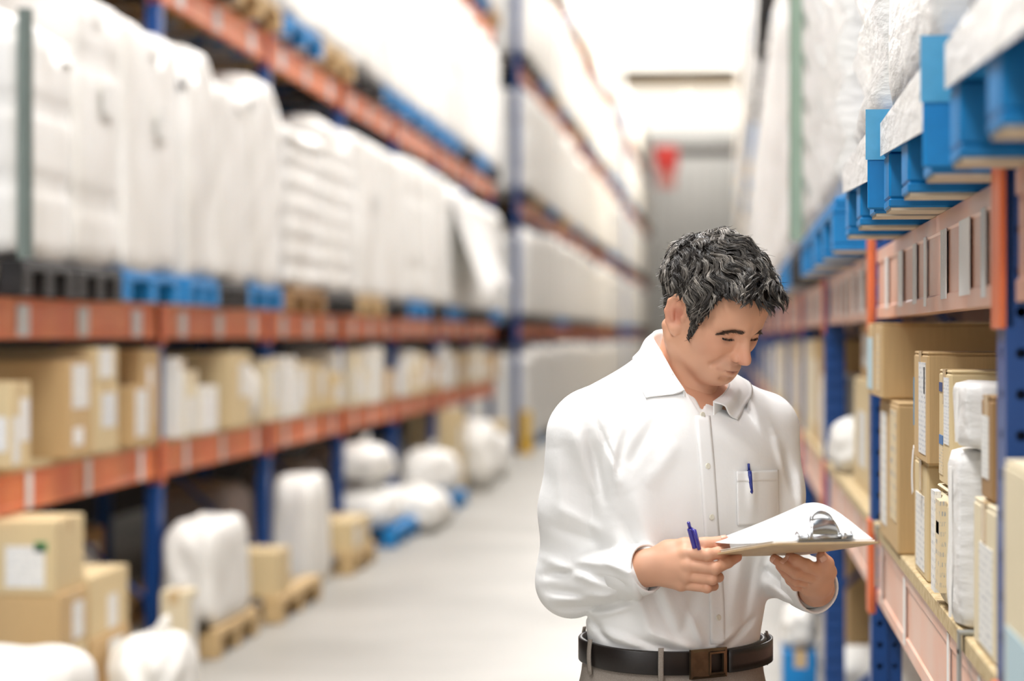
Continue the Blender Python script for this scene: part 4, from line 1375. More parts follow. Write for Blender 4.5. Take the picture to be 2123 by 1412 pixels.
# elbow and forearm
fold((1130, 1150), (1235, 1188), .010, .008); fold((1122, 1185), (1225, 1160), .008, -.007); fold((1128, 1212), (1240, 1225), .009, -.008)
fold((1135, 1232), (1265, 1212), .009, .008); fold((1150, 1250), (1275, 1240), .008, -.006); fold((1180, 1150), (1262, 1148), .010, .007)
fold((1205, 1172), (1290, 1190), .007, -.006); fold((1240, 1140), (1300, 1165), .008, .006); fold((1225, 1262), (1310, 1232), .007, .005)
fold((1140, 1080), (1250, 1120), .012, -.005); fold((1150, 1040), (1245, 1090), .012, .005)
# left sleeve
fold((1630, 930), (1655, 1040), .010, -.006); fold((1600, 900), (1640, 1010), .010, .006); fold((1575, 1170), (1640, 1225), .007, -.007)
fold((1580, 1200), (1630, 1240), .008, .007); fold((1600, 1160), (1660, 1215), .008, .006); fold((1660, 980), (1668, 1080), .008, .005)
def folds(p):
    xz = p[:, [0, 2]]
    out = np.zeros(len(p))
    for a, b, w, amp, _ in FOLDS:
        d, t = segdist(xz, a, b)
        out += 1.35 * amp * gauss(d, w * .9) * np.sin(np.clip(t, .02, .98) * PI) ** .6
    return out
FOLDL = np.array([S(*q) for q in ((1419, 810, -.112), (1397, 776, -.086), (1375, 735, -.050), (1356, 698, .000), (1374, 685, .060), (1425, 693, .085), (1480, 738, .060), (1507, 790, .012), (1500, 815, -.042), (1478, 834, -.096))])
CPL = FOLDL.mean(0)
CPN = np.linalg.svd(FOLDL - CPL)[2][2]; CPN = CPN * np.sign(CPN[2])
NCEN0 = NB + np.array([.01, .01, 0])
wob = sines(random.Random(12), 7, 12, 30)
VCUT = [((1416, 770), (1490, 770)), ((1490, 770), (1455, 853)), ((1455, 853), (1416, 770))]
def shirt_sdf(p):
    d = torso_sdf(p)
    # shoulder yoke from neck to both shoulders
    d = smin(d, rcone(p, S(1372, 806, .01), S(1228, 876, -.075), .054, .060), .045)
    d = smin(d, rcone(p, S(1478, 822, .045), S(1578, 876, .095), .050, .056), .045)
    ra = chain(p, [R_SH, R_SH * .5 + R_EL * .5 + np.array([-.006, -.004, 0]), R_EL], [.066, .061, .056], .03)
    rfa = rcone(p, R_EL + np.array([0, 0, -.004]), R_WR + (R_EL - R_WR) * .13, .056, .043)
    ra = smin(ra, rfa, .035)
    la = chain(p, [L_SH, L_SH * .5 + L_EL * .5 + np.array([.002, 0, 0]), L_EL], [.062, .058, .054], .03)
    la = smin(la, rcone(p, L_EL, L_WR + (L_EL - L_WR) * .16, .054, .044), .035)
    d = smin(d, la, .022)
    kk = np.clip((p[:, 2] - 1.30) / .12, 0, 1)
    d = smin(d, ra, .003 + .027 * kk * kk)
    d = d - folds(p) - .0022 * wob(p)
    # neck opening, cut level with the slanting collar line
    hgt = (p - CPL) @ CPN
    qn = p - NCEN0
    rad = (np.sqrt(((qn @ Br) / .084) ** 2 + ((qn @ Bf) / .17) ** 2) - 1) * .09
    d = smax(d, -np.maximum(-(hgt + .016), rad), .012)
    hole = rcone(p, NB + np.array([0, .03, .10]), NB + np.array([.0, .0, -.015]), .070, .060)
    d = smax(d, -hole, .008)
    zc_ = ZM + p[:, 1]
    pxy = np.stack([1061.5 + (p[:, 0] + X0) * FPX / zc_, 698 - (p[:, 2] - CAM_H) * FPX / zc_], 1)
    tri = None
    for (ax, ay), (bx_, by) in VCUT:
        nx, ny = (by - ay), -(bx_ - ax); L_ = math.hypot(nx, ny)
        e = ((pxy[:, 0] - ax) * nx + (pxy[:, 1] - ay) * ny) / L_ / 1140.0
        tri = e if tri is None else np.maximum(tri, e)
    d = smax(d, -np.maximum(tri, p[:, 1] + .03), .003)
    return np.maximum(d, .985 - p[:, 2])
sv, sf = surface_nets(shirt_sdf, (-.30, -.31, .975), (.30, .24, 1.62), .0036)

# ---- body under the clothes, trousers
def leg_pts(s):
    hip = body(s * .090, 0, .95); knee = body(s * .105, .02, .50); ank = body(s * .115, -.015, .09)
    return hip, knee, ank
def body_sdf(p):
    d = torso_sdf(p, -.022)
    pel = ell(p, body(0, -.005, .93), (.150, .125, .13))
    d = smin(d, pel, .04)
    for s in (-1, 1):
        h, k, a = leg_pts(s)
        d = smin(d, chain(p, [h, k, a], [.078, .054, .040], .02), .03)
        d = smin(d, rcone(p, a + np.array([0, 0, -.03]), a + Bf * .13 + np.array([0, 0, -.055]), .036, .028), .02)
    for sh, el_, wr in ((R_SH, R_EL, R_WR), (L_SH, L_EL, L_WR)):
        d = smin(d, chain(p, [sh + np.array([0, 0, -.012]), el_, wr], [.048, .038, .027], .02), .03)
    return smin(d, rcone(p, NB + np.array([0, .02, -.10]), NB + np.array([0, .015, -.02]), .075, .058), .04)
bv, bf_ = surface_nets(body_sdf, (-.33, -.40, .0), (.36, .30, 1.60), .011)
parts_v, parts_f, parts_t, off = [], [], [], 0
for V, F, T in ((hv, hf, ht), (rv, rf, hand_tint(rv, RH)), (lv, lf, hand_tint(lv, LH)), (bv, bf_, np.tile(lin((208, 156, 128)), (len(bv), 1)))):
    parts_v.append(V); parts_f.append(F + off); parts_t.append(T); off += len(V)
man = bpy.data.objects.new('person', np_mesh('person', np.vstack(parts_v), np.vstack(parts_f), 'skin', np.vstack(parts_t)))
COL.objects.link(man)
man.location = man_loc; man.rotation_euler = (0, 0, YAW)
tag(man, 'man in a white shirt and grey trousers reading a clipboard by the rack', 'person')
def part(name, me, parent):
    o = bpy.data.objects.new(name, me); COL.objects.link(o); o.parent = parent
    return o
def part_vf(name, vf, material, parent, smooth=True):
    return mesh_obj(name, vf[0], vf[1], material, parent, smooth=smooth)
shirt = part('shirt', np_mesh('shirt', sv, sf, 'shirt_cloth'), man); shirt['label'] = 'white long-sleeved dress shirt'

def trouser_sdf(p):
    q = p - BO
    z = p[:, 2]
    l, f = q @ Br, q @ Bf
    a, b = .172 + .012 * np.clip((1.04 - z) / .15, 0, 1), .122 + .012 * np.clip((1.04 - z) / .15, 0, 1)
    k = (np.abs(l / a) ** 2.3 + np.abs((f - .004) / b) ** 2.3) ** (1 / 2.3)
    d = np.maximum((k - 1) * .115, np.maximum(z - 1.038, .86 - z))
    for s in (-1, 1):
        h, kn, an = leg_pts(s)
        d = smin(d, chain(p, [h + np.array([0, 0, -.06]), kn, an + np.array([0, 0, -.03])], [.098, .078, .068], .03), .05)
    d = d - .0015 * wob(p * .7)
    return smax(d, z - 1.038, .006)
tv, tf = surface_nets(trouser_sdf, (-.33, -.33, .02), (.33, .30, 1.08), .0075)
trousers = part('trousers', np_mesh('trousers', tv, tf, 'trouser_cloth'), man)
for s in (-1, 1):
    h, k, a = leg_pts(s)
    def shoe_sdf(p):
        d = rcone(p, a + np.array([0, 0, -.045]) - Bf * .03, a + Bf * .17 + np.array([0, 0, -.058]), .046, .036)
        return np.maximum(smax(d, .004 - p[:, 2], .004), p[:, 2] - .105)
    c = (a + Bf * .07)
    v_, f_ = surface_nets(shoe_sdf, (c[0] - .2, c[1] - .2, -.01), (c[0] + .2, c[1] + .2, .14), .008)
    part('shoe', np_mesh('shoe', v_, f_, 'shoe_leather'), man)

# ---- belt: a strap round the waist with an open frame buckle
def waist(ang, z, grow=0.0, n=2.35):
    """point on the waist ellipse; ang 0 = front, growing to his right"""
    a, b = .1755 + grow, .1255 + grow
    c, s = math.cos(ang), math.sin(ang)
    k = (abs(s / a) ** n + abs(c / b) ** n) ** (-1 / n)
    return BO + Br * s * k + Bf * (c * k + .004) + np.array([0, 0, z])
def belt_z(ang): return 1.024 + .018 * (1 - math.cos(ang)) / 2 * 1.2
NBT = 72
V, F = [], []
sec = [(.000, -.021), (.004, -.0205), (.005, -.0185), (.005, .0185), (.004, .0205), (.000, .021), (-.003, .021), (-.003, -.021)]
for i in range(NBT):
    an = 2 * PI * i / NBT
    for g, dz in sec: V.append(waist(an, belt_z(an) + dz, g))
m_ = len(sec)
for i in range(NBT):
    j = (i + 1) % NBT
    for k in range(m_):
        F.append((i * m_ + k, i * m_ + (k + 1) % m_, j * m_ + (k + 1) % m_, j * m_ + k))
belt = part_vf('belt', (V, F), 'belt_leather', man, True)
# overlapping belt tail past the buckle on his left
tail = sheet_vf(lambda u, v: waist(-.16 - 1.24 * u, belt_z(-.16 - 1.24 * u) - .020 + .040 * v, .009 + .006 * u), 16, 3, .004)
part_vf('belt_tail', tail, 'belt_leather', belt)
# buckle
ba = .17
bc = waist(ba, belt_z(ba), .011); bx = waist(ba - .3, belt_z(ba), .011) - bc; bx /= np.linalg.norm(bx); bz = np.array([0, 0, 1.0]); bn = np.cross(bx, bz); bn /= np.linalg.norm(bn)
if bn @ Bf < 0: bn = -bn
def frame_vf(x0, x1, z0, z1, wd, th, bow=.0):
    P = []
    for (x, z) in ((x0, z0), (x1, z0), (x1, z1), (x0, z1)): P.append((x, z))
    Q = [(x0 + wd, z0 + wd), (x1 - wd, z0 + wd), (x1 - wd, z1 - wd), (x0 + wd, z1 - wd)]
    V = []
    for t in (0, th):
        for (x, z) in P + Q: V.append(bc + bx * x + bz * z + bn * (t - 3.2 * x * x))
    F = []
    for i in range(4):
        j = (i + 1) % 4
        F += [(8 + i, 8 + j, 12 + j, 12 + i), (i, 4 + i, 4 + j, j), (i, j, 8 + j, 8 + i), (4 + i, 12 + i, 12 + j, 4 + j)]
    return V, F
buckle = part_vf('buckle', frame_vf(-.040, .040, -.026, .026, .005, .005), 'bronze', belt, False)
def plate_vf(x0, x1, z0, z1, t0, t1):
    V = [bc + bx * x + bz * z + bn * (t - 3.2 * x * x) for t in (t0, t1) for (x, z) in ((x0, z0), (x1, z0), (x1, z1), (x0, z1))]
    return V, [(0, 3, 2, 1), (4, 5, 6, 7), (0, 1, 5, 4), (1, 2, 6, 5), (2, 3, 7, 6), (3, 0, 4, 7)]
part_vf('buckle_plate', plate_vf(-.036, -.002, -.022, .022, .0, .0035), 'bronze', belt, False)
part_vf('buckle_bar', frame_vf(-.003, .034, -.020, .020, .0035, .006), 'bronze', belt, False)
for an in (.78, 1.58, -1.25, 2.3, -2.2):
    lp = sheet_vf(lambda u, v: waist(an + .055 * (v - .5), belt_z(an) - .034 + .062 * u, .0070 + .003 * math.sin(PI * u)), 8, 3, .003)
    part_vf('belt_loop', lp, 'trouser_cloth', trousers)

# ---- snap a point onto the shirt along the view axis
def on_shirt_many(px, py, lift):
    px, py = np.asarray(px, float), np.asarray(py, float)
    dy = np.full(px.shape, -.33)
    def pts(dy):
        zc = ZM + dy
        return np.stack([(px - 1061.5) / FPX * zc - X0, dy, CAM_H + (698 - py) / FPX * zc], -1)
    for _ in range(60):
        P = pts(dy)
        dy = np.minimum(dy + np.clip(shirt_sdf(P), -.004, .05) * .8, .15)
    return pts(dy) + np.stack([0 * dy, -np.asarray(lift) + 0 * dy, 0 * dy], -1)
def on_shirt(px, py, lift=.0015):
    return on_shirt_many(np.array([px]), np.array([py]), lift)[0]
def cloth_sheet(pxfn, nu, nv, th):
    """sheet whose picture spots come from pxfn(u, v) -> (px, py, lift), laid on the shirt"""
    U, W = np.meshgrid(np.linspace(0, 1, nu + 1), np.linspace(0, 1, nv + 1), indexing='ij')
    px, py, lf_ = pxfn(U.ravel(), W.ravel())
    P = on_shirt_many(px, py, lf_).reshape(nu + 1, nv + 1, 3)
    return sheet_vf(lambda u, v: P[int(round(u * nu)), int(round(v * nv))], nu, nv, th)
def strip_on_shirt(path, half, th, nu=30, nv=4, lift=.0015):
    """a cloth strip laid on the shirt along a path of picture spots"""
    pp = np.array(path, float); seg = np.r_[0, np.cumsum(ln(pp[1:] - pp[:-1]))]; seg /= seg[-1]
    return cloth_sheet(lambda u, v: (np.interp(u, seg, pp[:, 0]) + (v - .5) * 2 * half, np.interp(u, seg, pp[:, 1]), lift + 0 * u), nu, nv, th)
part_vf('placket', strip_on_shirt([(1457, 862), (1466, 960), (1474, 1080), (1482, 1180), (1487, 1260), (1488, 1335)], 15, .0018, 40, 5), 'shirt_cloth', shirt)
for (x, y) in ((1456, 860), (1467, 966), (1475, 1072), (1484, 1180), (1489, 1280)):
    c = on_shirt(x, y, .003)
    v, f = lathe_vf([(.0052, 0), (.0055, .0012), (.0046, .0022), (.0030, .0016), (.0012, .0016)], 14)
    Rm = np.array(Vector((Bf[0], Bf[1], .12)).to_track_quat('Z', 'Y').to_matrix())
    part_vf('button', (np.array(v) @ Rm.T + c, f), 'button_pearl', shirt)
# breast pocket
def pk_lift(x, y): return .003 + .0105 * np.exp(-((x - 1557) / 9.0) ** 2) * np.clip((1075 - y) / 60, 0, 1)
part_vf('pocket', cloth_sheet(lambda u, v: (1527 + 86 * u + 2 * v, 978 + 112 * v - 3 * u, pk_lift(1527 + 86 * u, 978 + 112 * v)), 28, 18, .0022), 'shirt_cloth', shirt)
part_vf('pocket_hem', cloth_sheet(lambda u, v: (1527 + 86 * u, 977 + 22 * v - 3 * u, .0014 + pk_lift(1527 + 86 * u, 980 + 20 * v)), 28, 4, .0014), 'shirt_cloth', shirt)
# shoulder seam and sleeve seam are folds; cuffs
def cuff_vf(W, E, r0, r1, length, back, flat=1.0, n=30, slant=.0):
    ax = (W - E) / np.linalg.norm(W - E)
    up = np.array([0, 0, 1.0]); s1 = np.cross(ax, up); s1 /= np.linalg.norm(s1); s2 = np.cross(s1, ax)
    c0 = W - ax * back
    V, F = [], []
    prof = [(0, r0 * .96), (.003, r0), (length * .5, (r0 + r1) / 2 + .001), (length - .003, r1), (length, r1 - .001), (length - .001, r1 - .0045), (.01, r0 - .005)]
    for t, r in prof:
        for k in range(n):
            a = 2 * PI * k / n
            V.append(c0 + ax * (t + slant * math.cos(a)) + s1 * math.cos(a) * r * flat + s2 * math.sin(a) * r * (1 + .03 * math.sin(3 * a)))
    for i in range(len(prof) - 1):
        for k in range(n):
            a, b = i * n + k, i * n + (k + 1) % n
            F.append((a, b, b + n, a + n))
    return V, F
part_vf('cuff', cuff_vf(R_WR, R_EL, .0495, .0435, .072, .064, .9), 'shirt_cloth', shirt)
part_vf('cuff', cuff_vf(L_WR, L_EL, .0490, .0445, .066, .060, .92), 'shirt_cloth', shirt)

# ---- collar: turned-down leaf and inner stand, running from the near point round the nape to the far point
OUTL = np.array([S(*q) for q in ((1350, 852, -.118), (1338, 820, -.098), (1331, 786, -.064), (1324, 748, -.004), (1348, 738, .082), (1425, 735, .115), (1515, 778, .090), (1546, 818, .025), (1540, 846, -.030), (1531, 863, -.070))])
def spline(K, t):
    n = len(K) - 1; x = min(max(t * n, 0), n - 1e-6); i = int(x); f = x - i
    p0, p1, p2, p3 = K[max(i - 1, 0)], K[i], K[i + 1], K[min(i + 2, n)]
    return .5 * ((2 * p1) + (-p0 + p2) * f + (2 * p0 - 5 * p1 + 4 * p2 - p3) * f * f + (-p0 + 3 * p1 - 3 * p2 + p3) * f ** 3)
NCEN = NB + np.array([.01, .01, 0])
def outward(p):
    o = p - NCEN; o[2] = 0
    return o / (np.linalg.norm(o) + 1e-9)
def collar_leaf(u, v):
    a, b = spline(FOLDL, u), spline(OUTL, u)
    p = a + (b - a) * v
    return p + outward(p) * (.006 * math.sin(PI * min(1, v * 1.1)) + .003) + np.array([0, 0, .004 * math.sin(PI * v)])
leaf = sheet_vf(collar_leaf, 72, 10, .0024)
def settle(vf, lift):
    V = np.array(vf[0], float); V0 = V.copy()
    o = V - NCEN; o[:, 2] = 0; o /= ln(o)[:, None] + 1e-9
    dr = o * .6 + np.array([0, 0, .8])
    for _ in range(6):
        V += dr * (np.clip(lift - shirt_sdf(V), 0, .01) * .7)[:, None]
    vv = np.tile(np.tile(np.linspace(0, 1, 11), 73), 2)
    th_ = np.r_[np.full(73 * 11, .0022), np.zeros(73 * 11)]
    for _ in range(4):
        d_ = shirt_sdf(V)
        V -= dr * (np.clip(d_ - .0016 - th_, 0, .012) * .75 * np.clip(vv * 1.6 - .6, 0, 1))[:, None]
    return V, vf[1]
part_vf('collar', settle(leaf, .0035), 'shirt_cloth', shirt)
def collar_stand(u, v):
    a = spline(FOLDL, u)
    return a + outward(a) * (.003 - .006 * v) + np.array([0, 0, .002 - .040 * v]) + Bf * .004 * v
part_vf('collar_stand', sheet_vf(collar_stand, 56, 4, .002), 'shirt_cloth', shirt)

# ---- hair
HL_F = np.array([-.13, -.10, -.06, -.040, -.028, -.010, .016, .024, .029, .044, .050, .056, .070, .085, .11])
HL_U = np.array([-.05, -.055, -.050, -.036, .020, .042, .042, .020, -.024, -.020, .050, .086, .092, .090, .085])
def hair_amount(q):
    """>0 inside the hairline (head axes)"""
    ar = np.abs(q[:, 0])
    line = np.interp(q[:, 1], HL_F, HL_U)
    front = np.interp(ar, [0, .02, .035, .048, .06, .07], [.090, .092, .093, .088, .05, .02])
    line = np.where(q[:, 1] > .052, np.maximum(line, front), line)
    return q[:, 2] - line + .0025 * np.sin(q[:, 0] * 260) * (q[:, 1] > .04)
def hair_thick(q):
    up = np.clip((q[:, 2] - .01) / .10, 0, 1)
    return .004 + .0145 * up + .003 * np.clip(q[:, 1] / .08, 0, 1) * up
lump = sines(random.Random(31), 8, 50, 120)
def cap_sdf(p):
    q = to_head(p)
    d = skull(q)
    amt = hair_amount(q)
    th = .6 * hair_thick(q) * np.clip(amt / .012, 0, 1) - .003 * (amt < 0)
    return np.maximum(d - th - .0022 * lump(q), -(amt + .001))
hairv, hairf = surface_nets(cap_sdf, HO - [.17, .17, .12], HO + [.17, .17, .19], .0030)
hair_t = np.tile(lin((32, 27, 23)), (len(hairv), 1))
rs = np.random.RandomState(3)
# strand roots on the skull
def grad(f, P, e=.001):
    d = f(P)
    return np.stack([(f(P + np.eye(3)[k] * e) - d) / e for k in range(3)], 1), d
dirs = rs.normal(size=(36000, 3)); dirs /= ln(dirs)[:, None]
roots = np.array([0, -.005, .045]) + dirs * .14
for _ in range(14):
    g, d = grad(skull, roots)
    roots = roots - dirs * d[:, None] * .85
roots = roots[(hair_amount(roots) > -.001)]
roots = roots[:17000]
nR = len(roots)
g, _ = grad(skull, roots); nrm = g / ln(g)[:, None]
NC = 1500
cl = rs.randint(0, nR, NC)                       # clumps
ci = np.concatenate([((roots[i:i + 1000, None, :] - roots[cl][None]) ** 2).sum(2).argmin(1) for i in range(0, nR, 1000)])
sm1, sm2, sm3 = sines(random.Random(41), 5, 25, 60), sines(random.Random(42), 5, 30, 80), sines(random.Random(43), 4, 20, 50)
up = np.clip((roots[:, 2] - .01) / .09, 0, 1)
frontness = np.clip((roots[:, 1] - .03) / .04, 0, 1)
cr = roots[cl]
tone = (rs.beta(.9, 1.7, NC))[ci]; amp_c = rs.uniform(.6, 1.3, NC)[ci]; lift_c = rs.uniform(.82, 1.18, NC)[ci]
ang_c = (1.1 * sm1(cr) + rs.normal(0, .14, NC))[ci]
# flow: forward and down the sides from the crown
crown = np.array([.012, -.060, .125])
fl = roots - crown; fl[:, 1] += .05 * up
dist = ln(fl)
fl = fl / dist[:, None]
fl[:, 2] -= .55 * (1 - up); fl[:, 1] += .7 * (1 - up) * (roots[:, 1] > -.06)
fl -= nrm * (fl * nrm).sum(1)[:, None]; fl /= ln(fl)[:, None]
side = np.cross(nrm, fl)
fl = fl * np.cos(ang_c)[:, None] + side * np.sin(ang_c)[:, None]; side = np.cross(nrm, fl)
ph = (dist * 110 + 2.2 * sm2(cr)[ci] * 2 + rs.normal(0, .35, NC)[ci])
length = (.013 + .036 * up) * (1 - .42 * frontness) * rs.uniform(.75, 1.15, nR)
thick = hair_thick(roots)
NS = 10
toward = roots[cl][ci] - roots
def grow(length):
    paths = []
    for s in range(NS):
        t = s / (NS - 1)
        lift = thick * lift_c * (1.08 * math.sin(min(1, t * 1.3) * PI / 2)) + .0012
        pos = roots + fl * (length * t)[:, None] + toward * (.62 * min(1, t * 1.5))
        wave = np.sin(ph + t * length * 165) - np.sin(ph)
        pos = pos + side * (.0046 * amp_c * wave * min(1, t * 2) * (.4 + .6 * up))[:, None]
        gg, dd = grad(skull, pos)
        gn = gg / ln(gg)[:, None]
        curl = frontness * t * t * .006
        pos = pos + gn * (lift * (1 + .14 * np.sin(ph * 1.3 + length * 120 * t)) + curl - dd)[:, None]
        paths.append(pos)
    return paths
tip = roots + fl * length[:, None]
for _ in range(3):
    bad = hair_amount(tip) < -.004 - .008 * frontness
    length = np.where(bad, length * .62, length); tip = roots + fl * length[:, None]
paths = grow(length)
paths = np.stack(paths, 1)                        # nR, NS, 3
stray = rs.rand(nR) < .02
paths[stray, -3:, :] += nrm[stray][:, None, :] * np.array([.002, .006, .011])[None, :, None]
def strands_mesh(paths, rad, cols):
    n, ns, _ = paths.shape
    tan = np.gradient(paths, axis=1); tan /= np.linalg.norm(tan, axis=2, keepdims=True) + 1e-9
    ref = np.array([.31, .52, .79]); a = np.cross(tan, ref); a /= np.linalg.norm(a, axis=2, keepdims=True) + 1e-9
    b = np.cross(tan, a)
    prof = np.sin(np.linspace(.45, PI * .97, ns)) ** .6
    V = []
    for k in range(3):
        an = 2 * PI * k / 3
        V.append(paths + (a * math.cos(an) + b * math.sin(an)) * (rad[:, None] * prof[None])[:, :, None])
    V = np.stack(V, 2).reshape(-1, 3)             # strand, seg, k
    base = (np.arange(n) * ns * 3)[:, None, None] + (np.arange(ns - 1) * 3)[None, :, None]
    k = np.arange(3)[None, None, :]
    q = np.stack([base + k, base + (k + 1) % 3, base + 3 + (k + 1) % 3, base + 3 + k], -1).reshape(-1, 4)
    C = np.repeat(cols, ns * 3, 0)
    return V, q, C
grey = np.clip(tone + rs.normal(0, .10, nR), 0, 1) ** 1.7
low = np.clip((roots[:, 2] + .02) / .08, 0, 1)
grey = grey * (.35 + .65 * low)
cols = lin((30, 24, 20)) * (1 - grey[:, None]) + lin((186, 178, 168)) * grey[:, None]
V2, F2, C2 = strands_mesh(from_head(paths.reshape(-1, 3)).reshape(paths.shape), rs.uniform(.00040, .00085, nR), cols)
HV = np.vstack([hairv, V2]); HF = np.vstack([hairf, F2 + len(hairv)]); HC = np.vstack([hair_t, C2])
hair = part('hair', np_mesh('hair', HV, HF, 'hair', HC), man); hair['label'] = 'short wavy dark hair streaked with grey'
# eyebrows
for s in (1, -1):
    nB = 480
    u = rs.rand(nB); v = rs.normal(0, 1, nB)
    base = np.stack([s * (.015 + .038 * u), .115 - .0 * u, .0330 + .005 * np.sin(u * 2.6) - .016 * u + v * .0026 * (1 - .55 * u)], 1)
    for _ in range(10):
        d = head_core(base); base[:, 1] -= d * .8
    gb, _ = grad(head_core, base); gb /= ln(gb)[:, None]
    dr = np.stack([s * (.6 + .4 * u), -.35 * np.ones(nB), .55 - .9 * u], 1); dr -= gb * (dr * gb).sum(1)[:, None]; dr /= ln(dr)[:, None]
    bp = np.stack([base + dr * (.0085 * t) + gb * (.0006 + .0016 * math.sin(t * PI * .7)) for t in np.linspace(0, 1, 5)], 1)
    V3, F3, C3 = strands_mesh(from_head(bp.reshape(-1, 3)).reshape(bp.shape), np.full(nB, .00026), np.tile(lin((78, 60, 50)), (nB, 1)))
    part('eyebrow', np_mesh('eyebrow', V3, F3, 'hair', C3), man)
    # lashes along the lowered upper lid
    nL = 170
    u = rs.rand(nL)
    lx = .0200 + .027 * u
    base = np.stack([s * lx, np.full(nL, .12), .0132 + .0018 * (2 * u - 1) ** 2 + 0 * u], 1)
    for _ in range(10):
        d = head_core(base); base[:, 1] -= d * .8
    bp = np.stack([base + np.array([0, 1, 0]) * (.0032 * t) + np.array([s * .3, 0, 0]) * (.006 * t * 1) * (u - .3)[:, None] + np.array([0, 0, -1]) * (.0045 * t - .0022 * t * t) for t in np.linspace(0, 1, 5)], 1)
    V3, F3, C3 = strands_mesh(from_head(bp.reshape(-1, 3)).reshape(bp.shape), np.full(nL, .00012), np.tile(lin((26, 18, 15)), (nL, 1)))
    part('eyelashes', np_mesh('eyelashes', V3, F3, 'hair', C3), man)
# fingernails
def nail(pts, H, toward_dir, w=.0062, l=.0085):
    tip, prev = S(*pts[3]), S(*pts[2])
    ax = (tip - prev) / np.linalg.norm(tip - prev)
    n = toward_dir - ax * (toward_dir @ ax); n /= np.linalg.norm(n); sd = np.cross(ax, n)
    f = rh if H is RH else lh
    def fn(u, v):
        p = tip + ax * (.0045 - l * v) + sd * (u - .5) * 2 * w * (1 - .25 * (1 - v) ** 3) + n * .02
        for _ in range(8):
            p = p - n * float(f(p[None])[0]) * .8
        return p + n * .0006
    part_vf('fingernail', sheet_vf(fn, 6, 6, .0006), 'nail', man)
mat('nail', (226, 178, 156), 0.3)
nail(LH['thumb'], LH, np.array([-.25, -1.0, .1]), .0066, .0095)
nail(LH['fingers'][0], LH, np.array([-.1, -1.0, -.35]))
nail(LH['fingers'][1], LH, np.array([-.1, -1.0, -.35]))
nail(RH['thumb'], RH, np.array([.1, -.3, 1.0]), .0066, .0095)

# ------------------------------------------------------------------ clipboard and pens
def world_frame(o):
    o.location = man_loc; o.rotation_euler = (0, 0, YAW); return o
Nn, Rr, Lc = S(1604, 1126, -.49), S(1828, 1122, -.43), S(1522, 1150, -.195)
ea = Rr - Nn; WID = np.linalg.norm(ea); ea /= WID
el_ = Lc - Nn; el_ = el_ - ea * (el_ @ ea); LEN = np.linalg.norm(el_); el_ /= LEN
en = np.cross(ea, el_)
if en[2] < 0: en = -en
def bd(a, l, n=0.0): return Nn + ea * a + el_ * l + en * n
clip = tag(world_frame(empty('clipboard')), 'brown hardboard clipboard with a metal clip, held by the man', 'clipboard')
def slab(a0, a1, l0, l1, n0, n1, r=.012):
    cs = []
    for (ca, cl_, s0) in ((a1 - r, l1 - r, 0), (a0 + r, l1 - r, 1), (a0 + r, l0 + r, 2), (a1 - r, l0 + r, 3)):
        for k in range(5):
            an = (s0 + k / 4) * PI / 2
            cs.append((ca + r * math.cos(an), cl_ + r * math.sin(an)))
    V = [bd(a, l, n) for n in (n0, n1) for a, l in cs]
    m = len(cs)
    F = [tuple(range(m, 2 * m)), tuple(reversed(range(m)))] + [(i, (i + 1) % m, m + (i + 1) % m, m + i) for i in range(m)]
    return V, F
part_vf('board', slab(0, WID, 0, LEN, -.0032, 0), 'hardboard', clip, False)
part_vf('paper_stack', slab(.006, WID - .006, .012, LEN - .012, .0004, .0032, .001), 'paper', clip, False)
C_ = S(1668, 1044, -.235)
def page(u, v):
    """lifted top sheet: u from the clip to its free end, v across; the free far corner curls up and over"""
    a, l = .006 + (WID - .012) * v, .018 + (LEN - .03) * u
    base = bd(a, l, .005 + .018 * u * u)
    corner = C_ - bd(WID - .006, LEN - .012, .023)
    w = v ** 1.15 * (u ** 1.15)
    arch = .030 * math.sin(PI * u) * v
    return base + corner * w + en * arch + ea * (-.012 * math.sin(PI * u) * v)
part_vf('lifted_page', sheet_vf(page, 30, 20, .0006), 'sheet_print', clip)
def page2(u, v):
    a, l = .004 + (WID - .012) * v, .018 + (LEN - .035) * u
    return bd(a, l, .0042 + .004 * math.sin(PI * u) * v)
part_vf('page', sheet_vf(page2, 16, 10, .0006), 'sheet_print', clip)
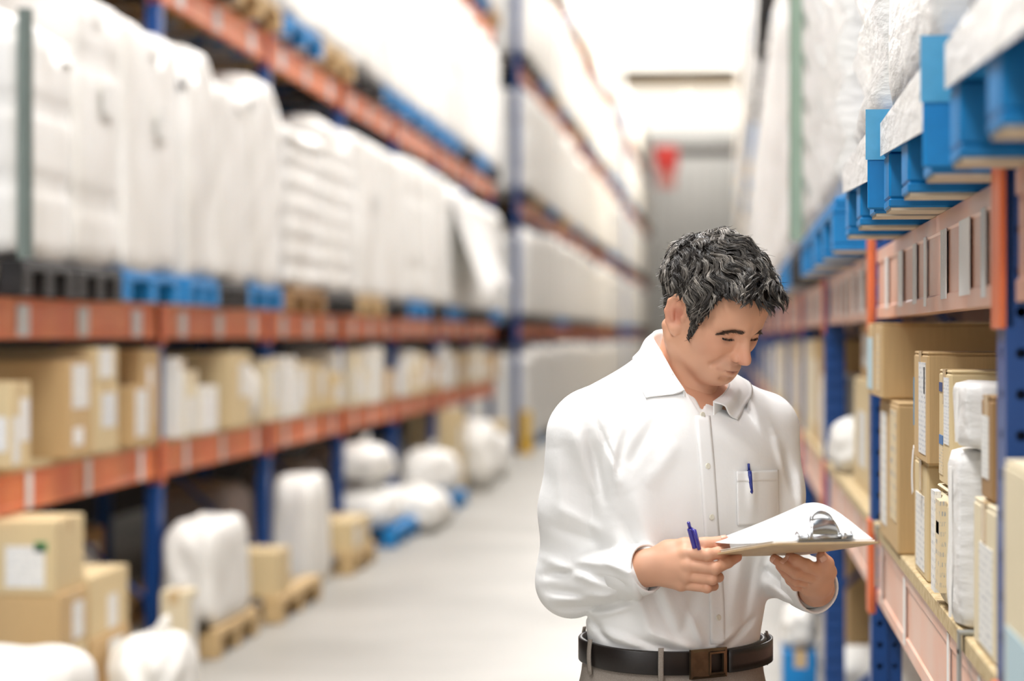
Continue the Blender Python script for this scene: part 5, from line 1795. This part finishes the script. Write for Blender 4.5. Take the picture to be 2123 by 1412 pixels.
# lever clip
def clip_part(name, vf): return part_vf(name, vf, 'chrome', clip, True)
ac = WID * .50
base_v = [bd(ac + a, l, n) for n in (.0036, .0052) for a, l in ((-.050, .004), (.050, .004), (.050, .026), (-.050, .026))]
mesh_obj('clip_base', base_v, [(0, 3, 2, 1), (4, 5, 6, 7), (0, 1, 5, 4), (1, 2, 6, 5), (2, 3, 7, 6), (3, 0, 4, 7)], 'chrome', clip)
lever = sheet_vf(lambda u, v: bd(ac + (v - .5) * (.056 - .012 * u), .010 - .006 * math.sin(PI * u) + .010 * u, .007 + .030 * u + .004 * math.sin(PI * v)), 8, 10, .0012)
clip_part('clip_lever', lever)
ring_pts = [bd(ac + .018 * math.cos(t), .020 + .004 * math.sin(t * 1.0), .036 + .014 * math.sin(t)) for t in np.linspace(0, PI, 13)]
clip_part('clip_ring', tube_vf(ring_pts, .0034, 8))
clip_part('clip_spring', tube_vf([bd(ac - .048, .008, .009), bd(ac + .048, .008, .009)], .0042, 10))
for s in (-1, 1):
    clip_part('clip_tab', sheet_vf(lambda u, v: bd(ac + s * (.045 + .004 * u), .004 + .016 * v, .004 + .016 * u * (1 - .3 * abs(2 * v - 1))), 4, 5, .0014))
    clip_part('clip_pin', tube_vf([bd(ac + s * .026, .004, .010), bd(ac + s * .034, .004, .010)], .0052, 10))

def pen(label, top, tip, material, clip_dir, r=.0047):
    t = tag(world_frame(empty('pen')), label, 'pen')
    top, tip = np.asarray(top, float), np.asarray(tip, float)
    L = np.linalg.norm(tip - top); ax = (tip - top) / L
    at_ = lambda s: top + ax * s
    part_vf('pen_barrel', tube_vf([at_(.012), at_(.014), at_(L * .5), at_(L - .022), at_(L - .008)], [r * .85, r, r, r * .95, r * .55], 14), material, t)
    part_vf('pen_button', tube_vf([at_(0), at_(.001), at_(.013)], [r * .4, r * .55, r * .55], 10), material, t)
    part_vf('pen_tip', tube_vf([at_(L - .009), at_(L - .002), at_(L)], [r * .5, r * .25, r * .12], 10), 'chrome', t)
    cd_ = np.asarray(clip_dir, float); cd_ -= ax * (cd_ @ ax); cd_ /= np.linalg.norm(cd_)
    part_vf('pen_clip', tube_vf([at_(.013) + cd_ * r * .7, at_(.014) + cd_ * (r + .0062), at_(.030) + cd_ * (r + .0064), at_(.050) + cd_ * (r + .0058), at_(.053) + cd_ * (r + .005)], [.0026, .0036, .0036, .0036, .0022], 8), material, t)
    return t
pen('violet-blue ballpoint pen held upright in the right hand', S(1427, 1082, -.266), S(1467, 1230, -.232), 'pen_violet', (.5, -1, .1), .0056)
pk = on_shirt(1556, 985, .0)
pen('blue ballpoint pen clipped in the shirt breast pocket', S(1552, 961, on_shirt(1556, 978, 0)[1] - .0068), S(1560, 1066, on_shirt(1560, 1066, .0)[1] - .0030), 'pen_blue', (0, -1, 0), .0042)
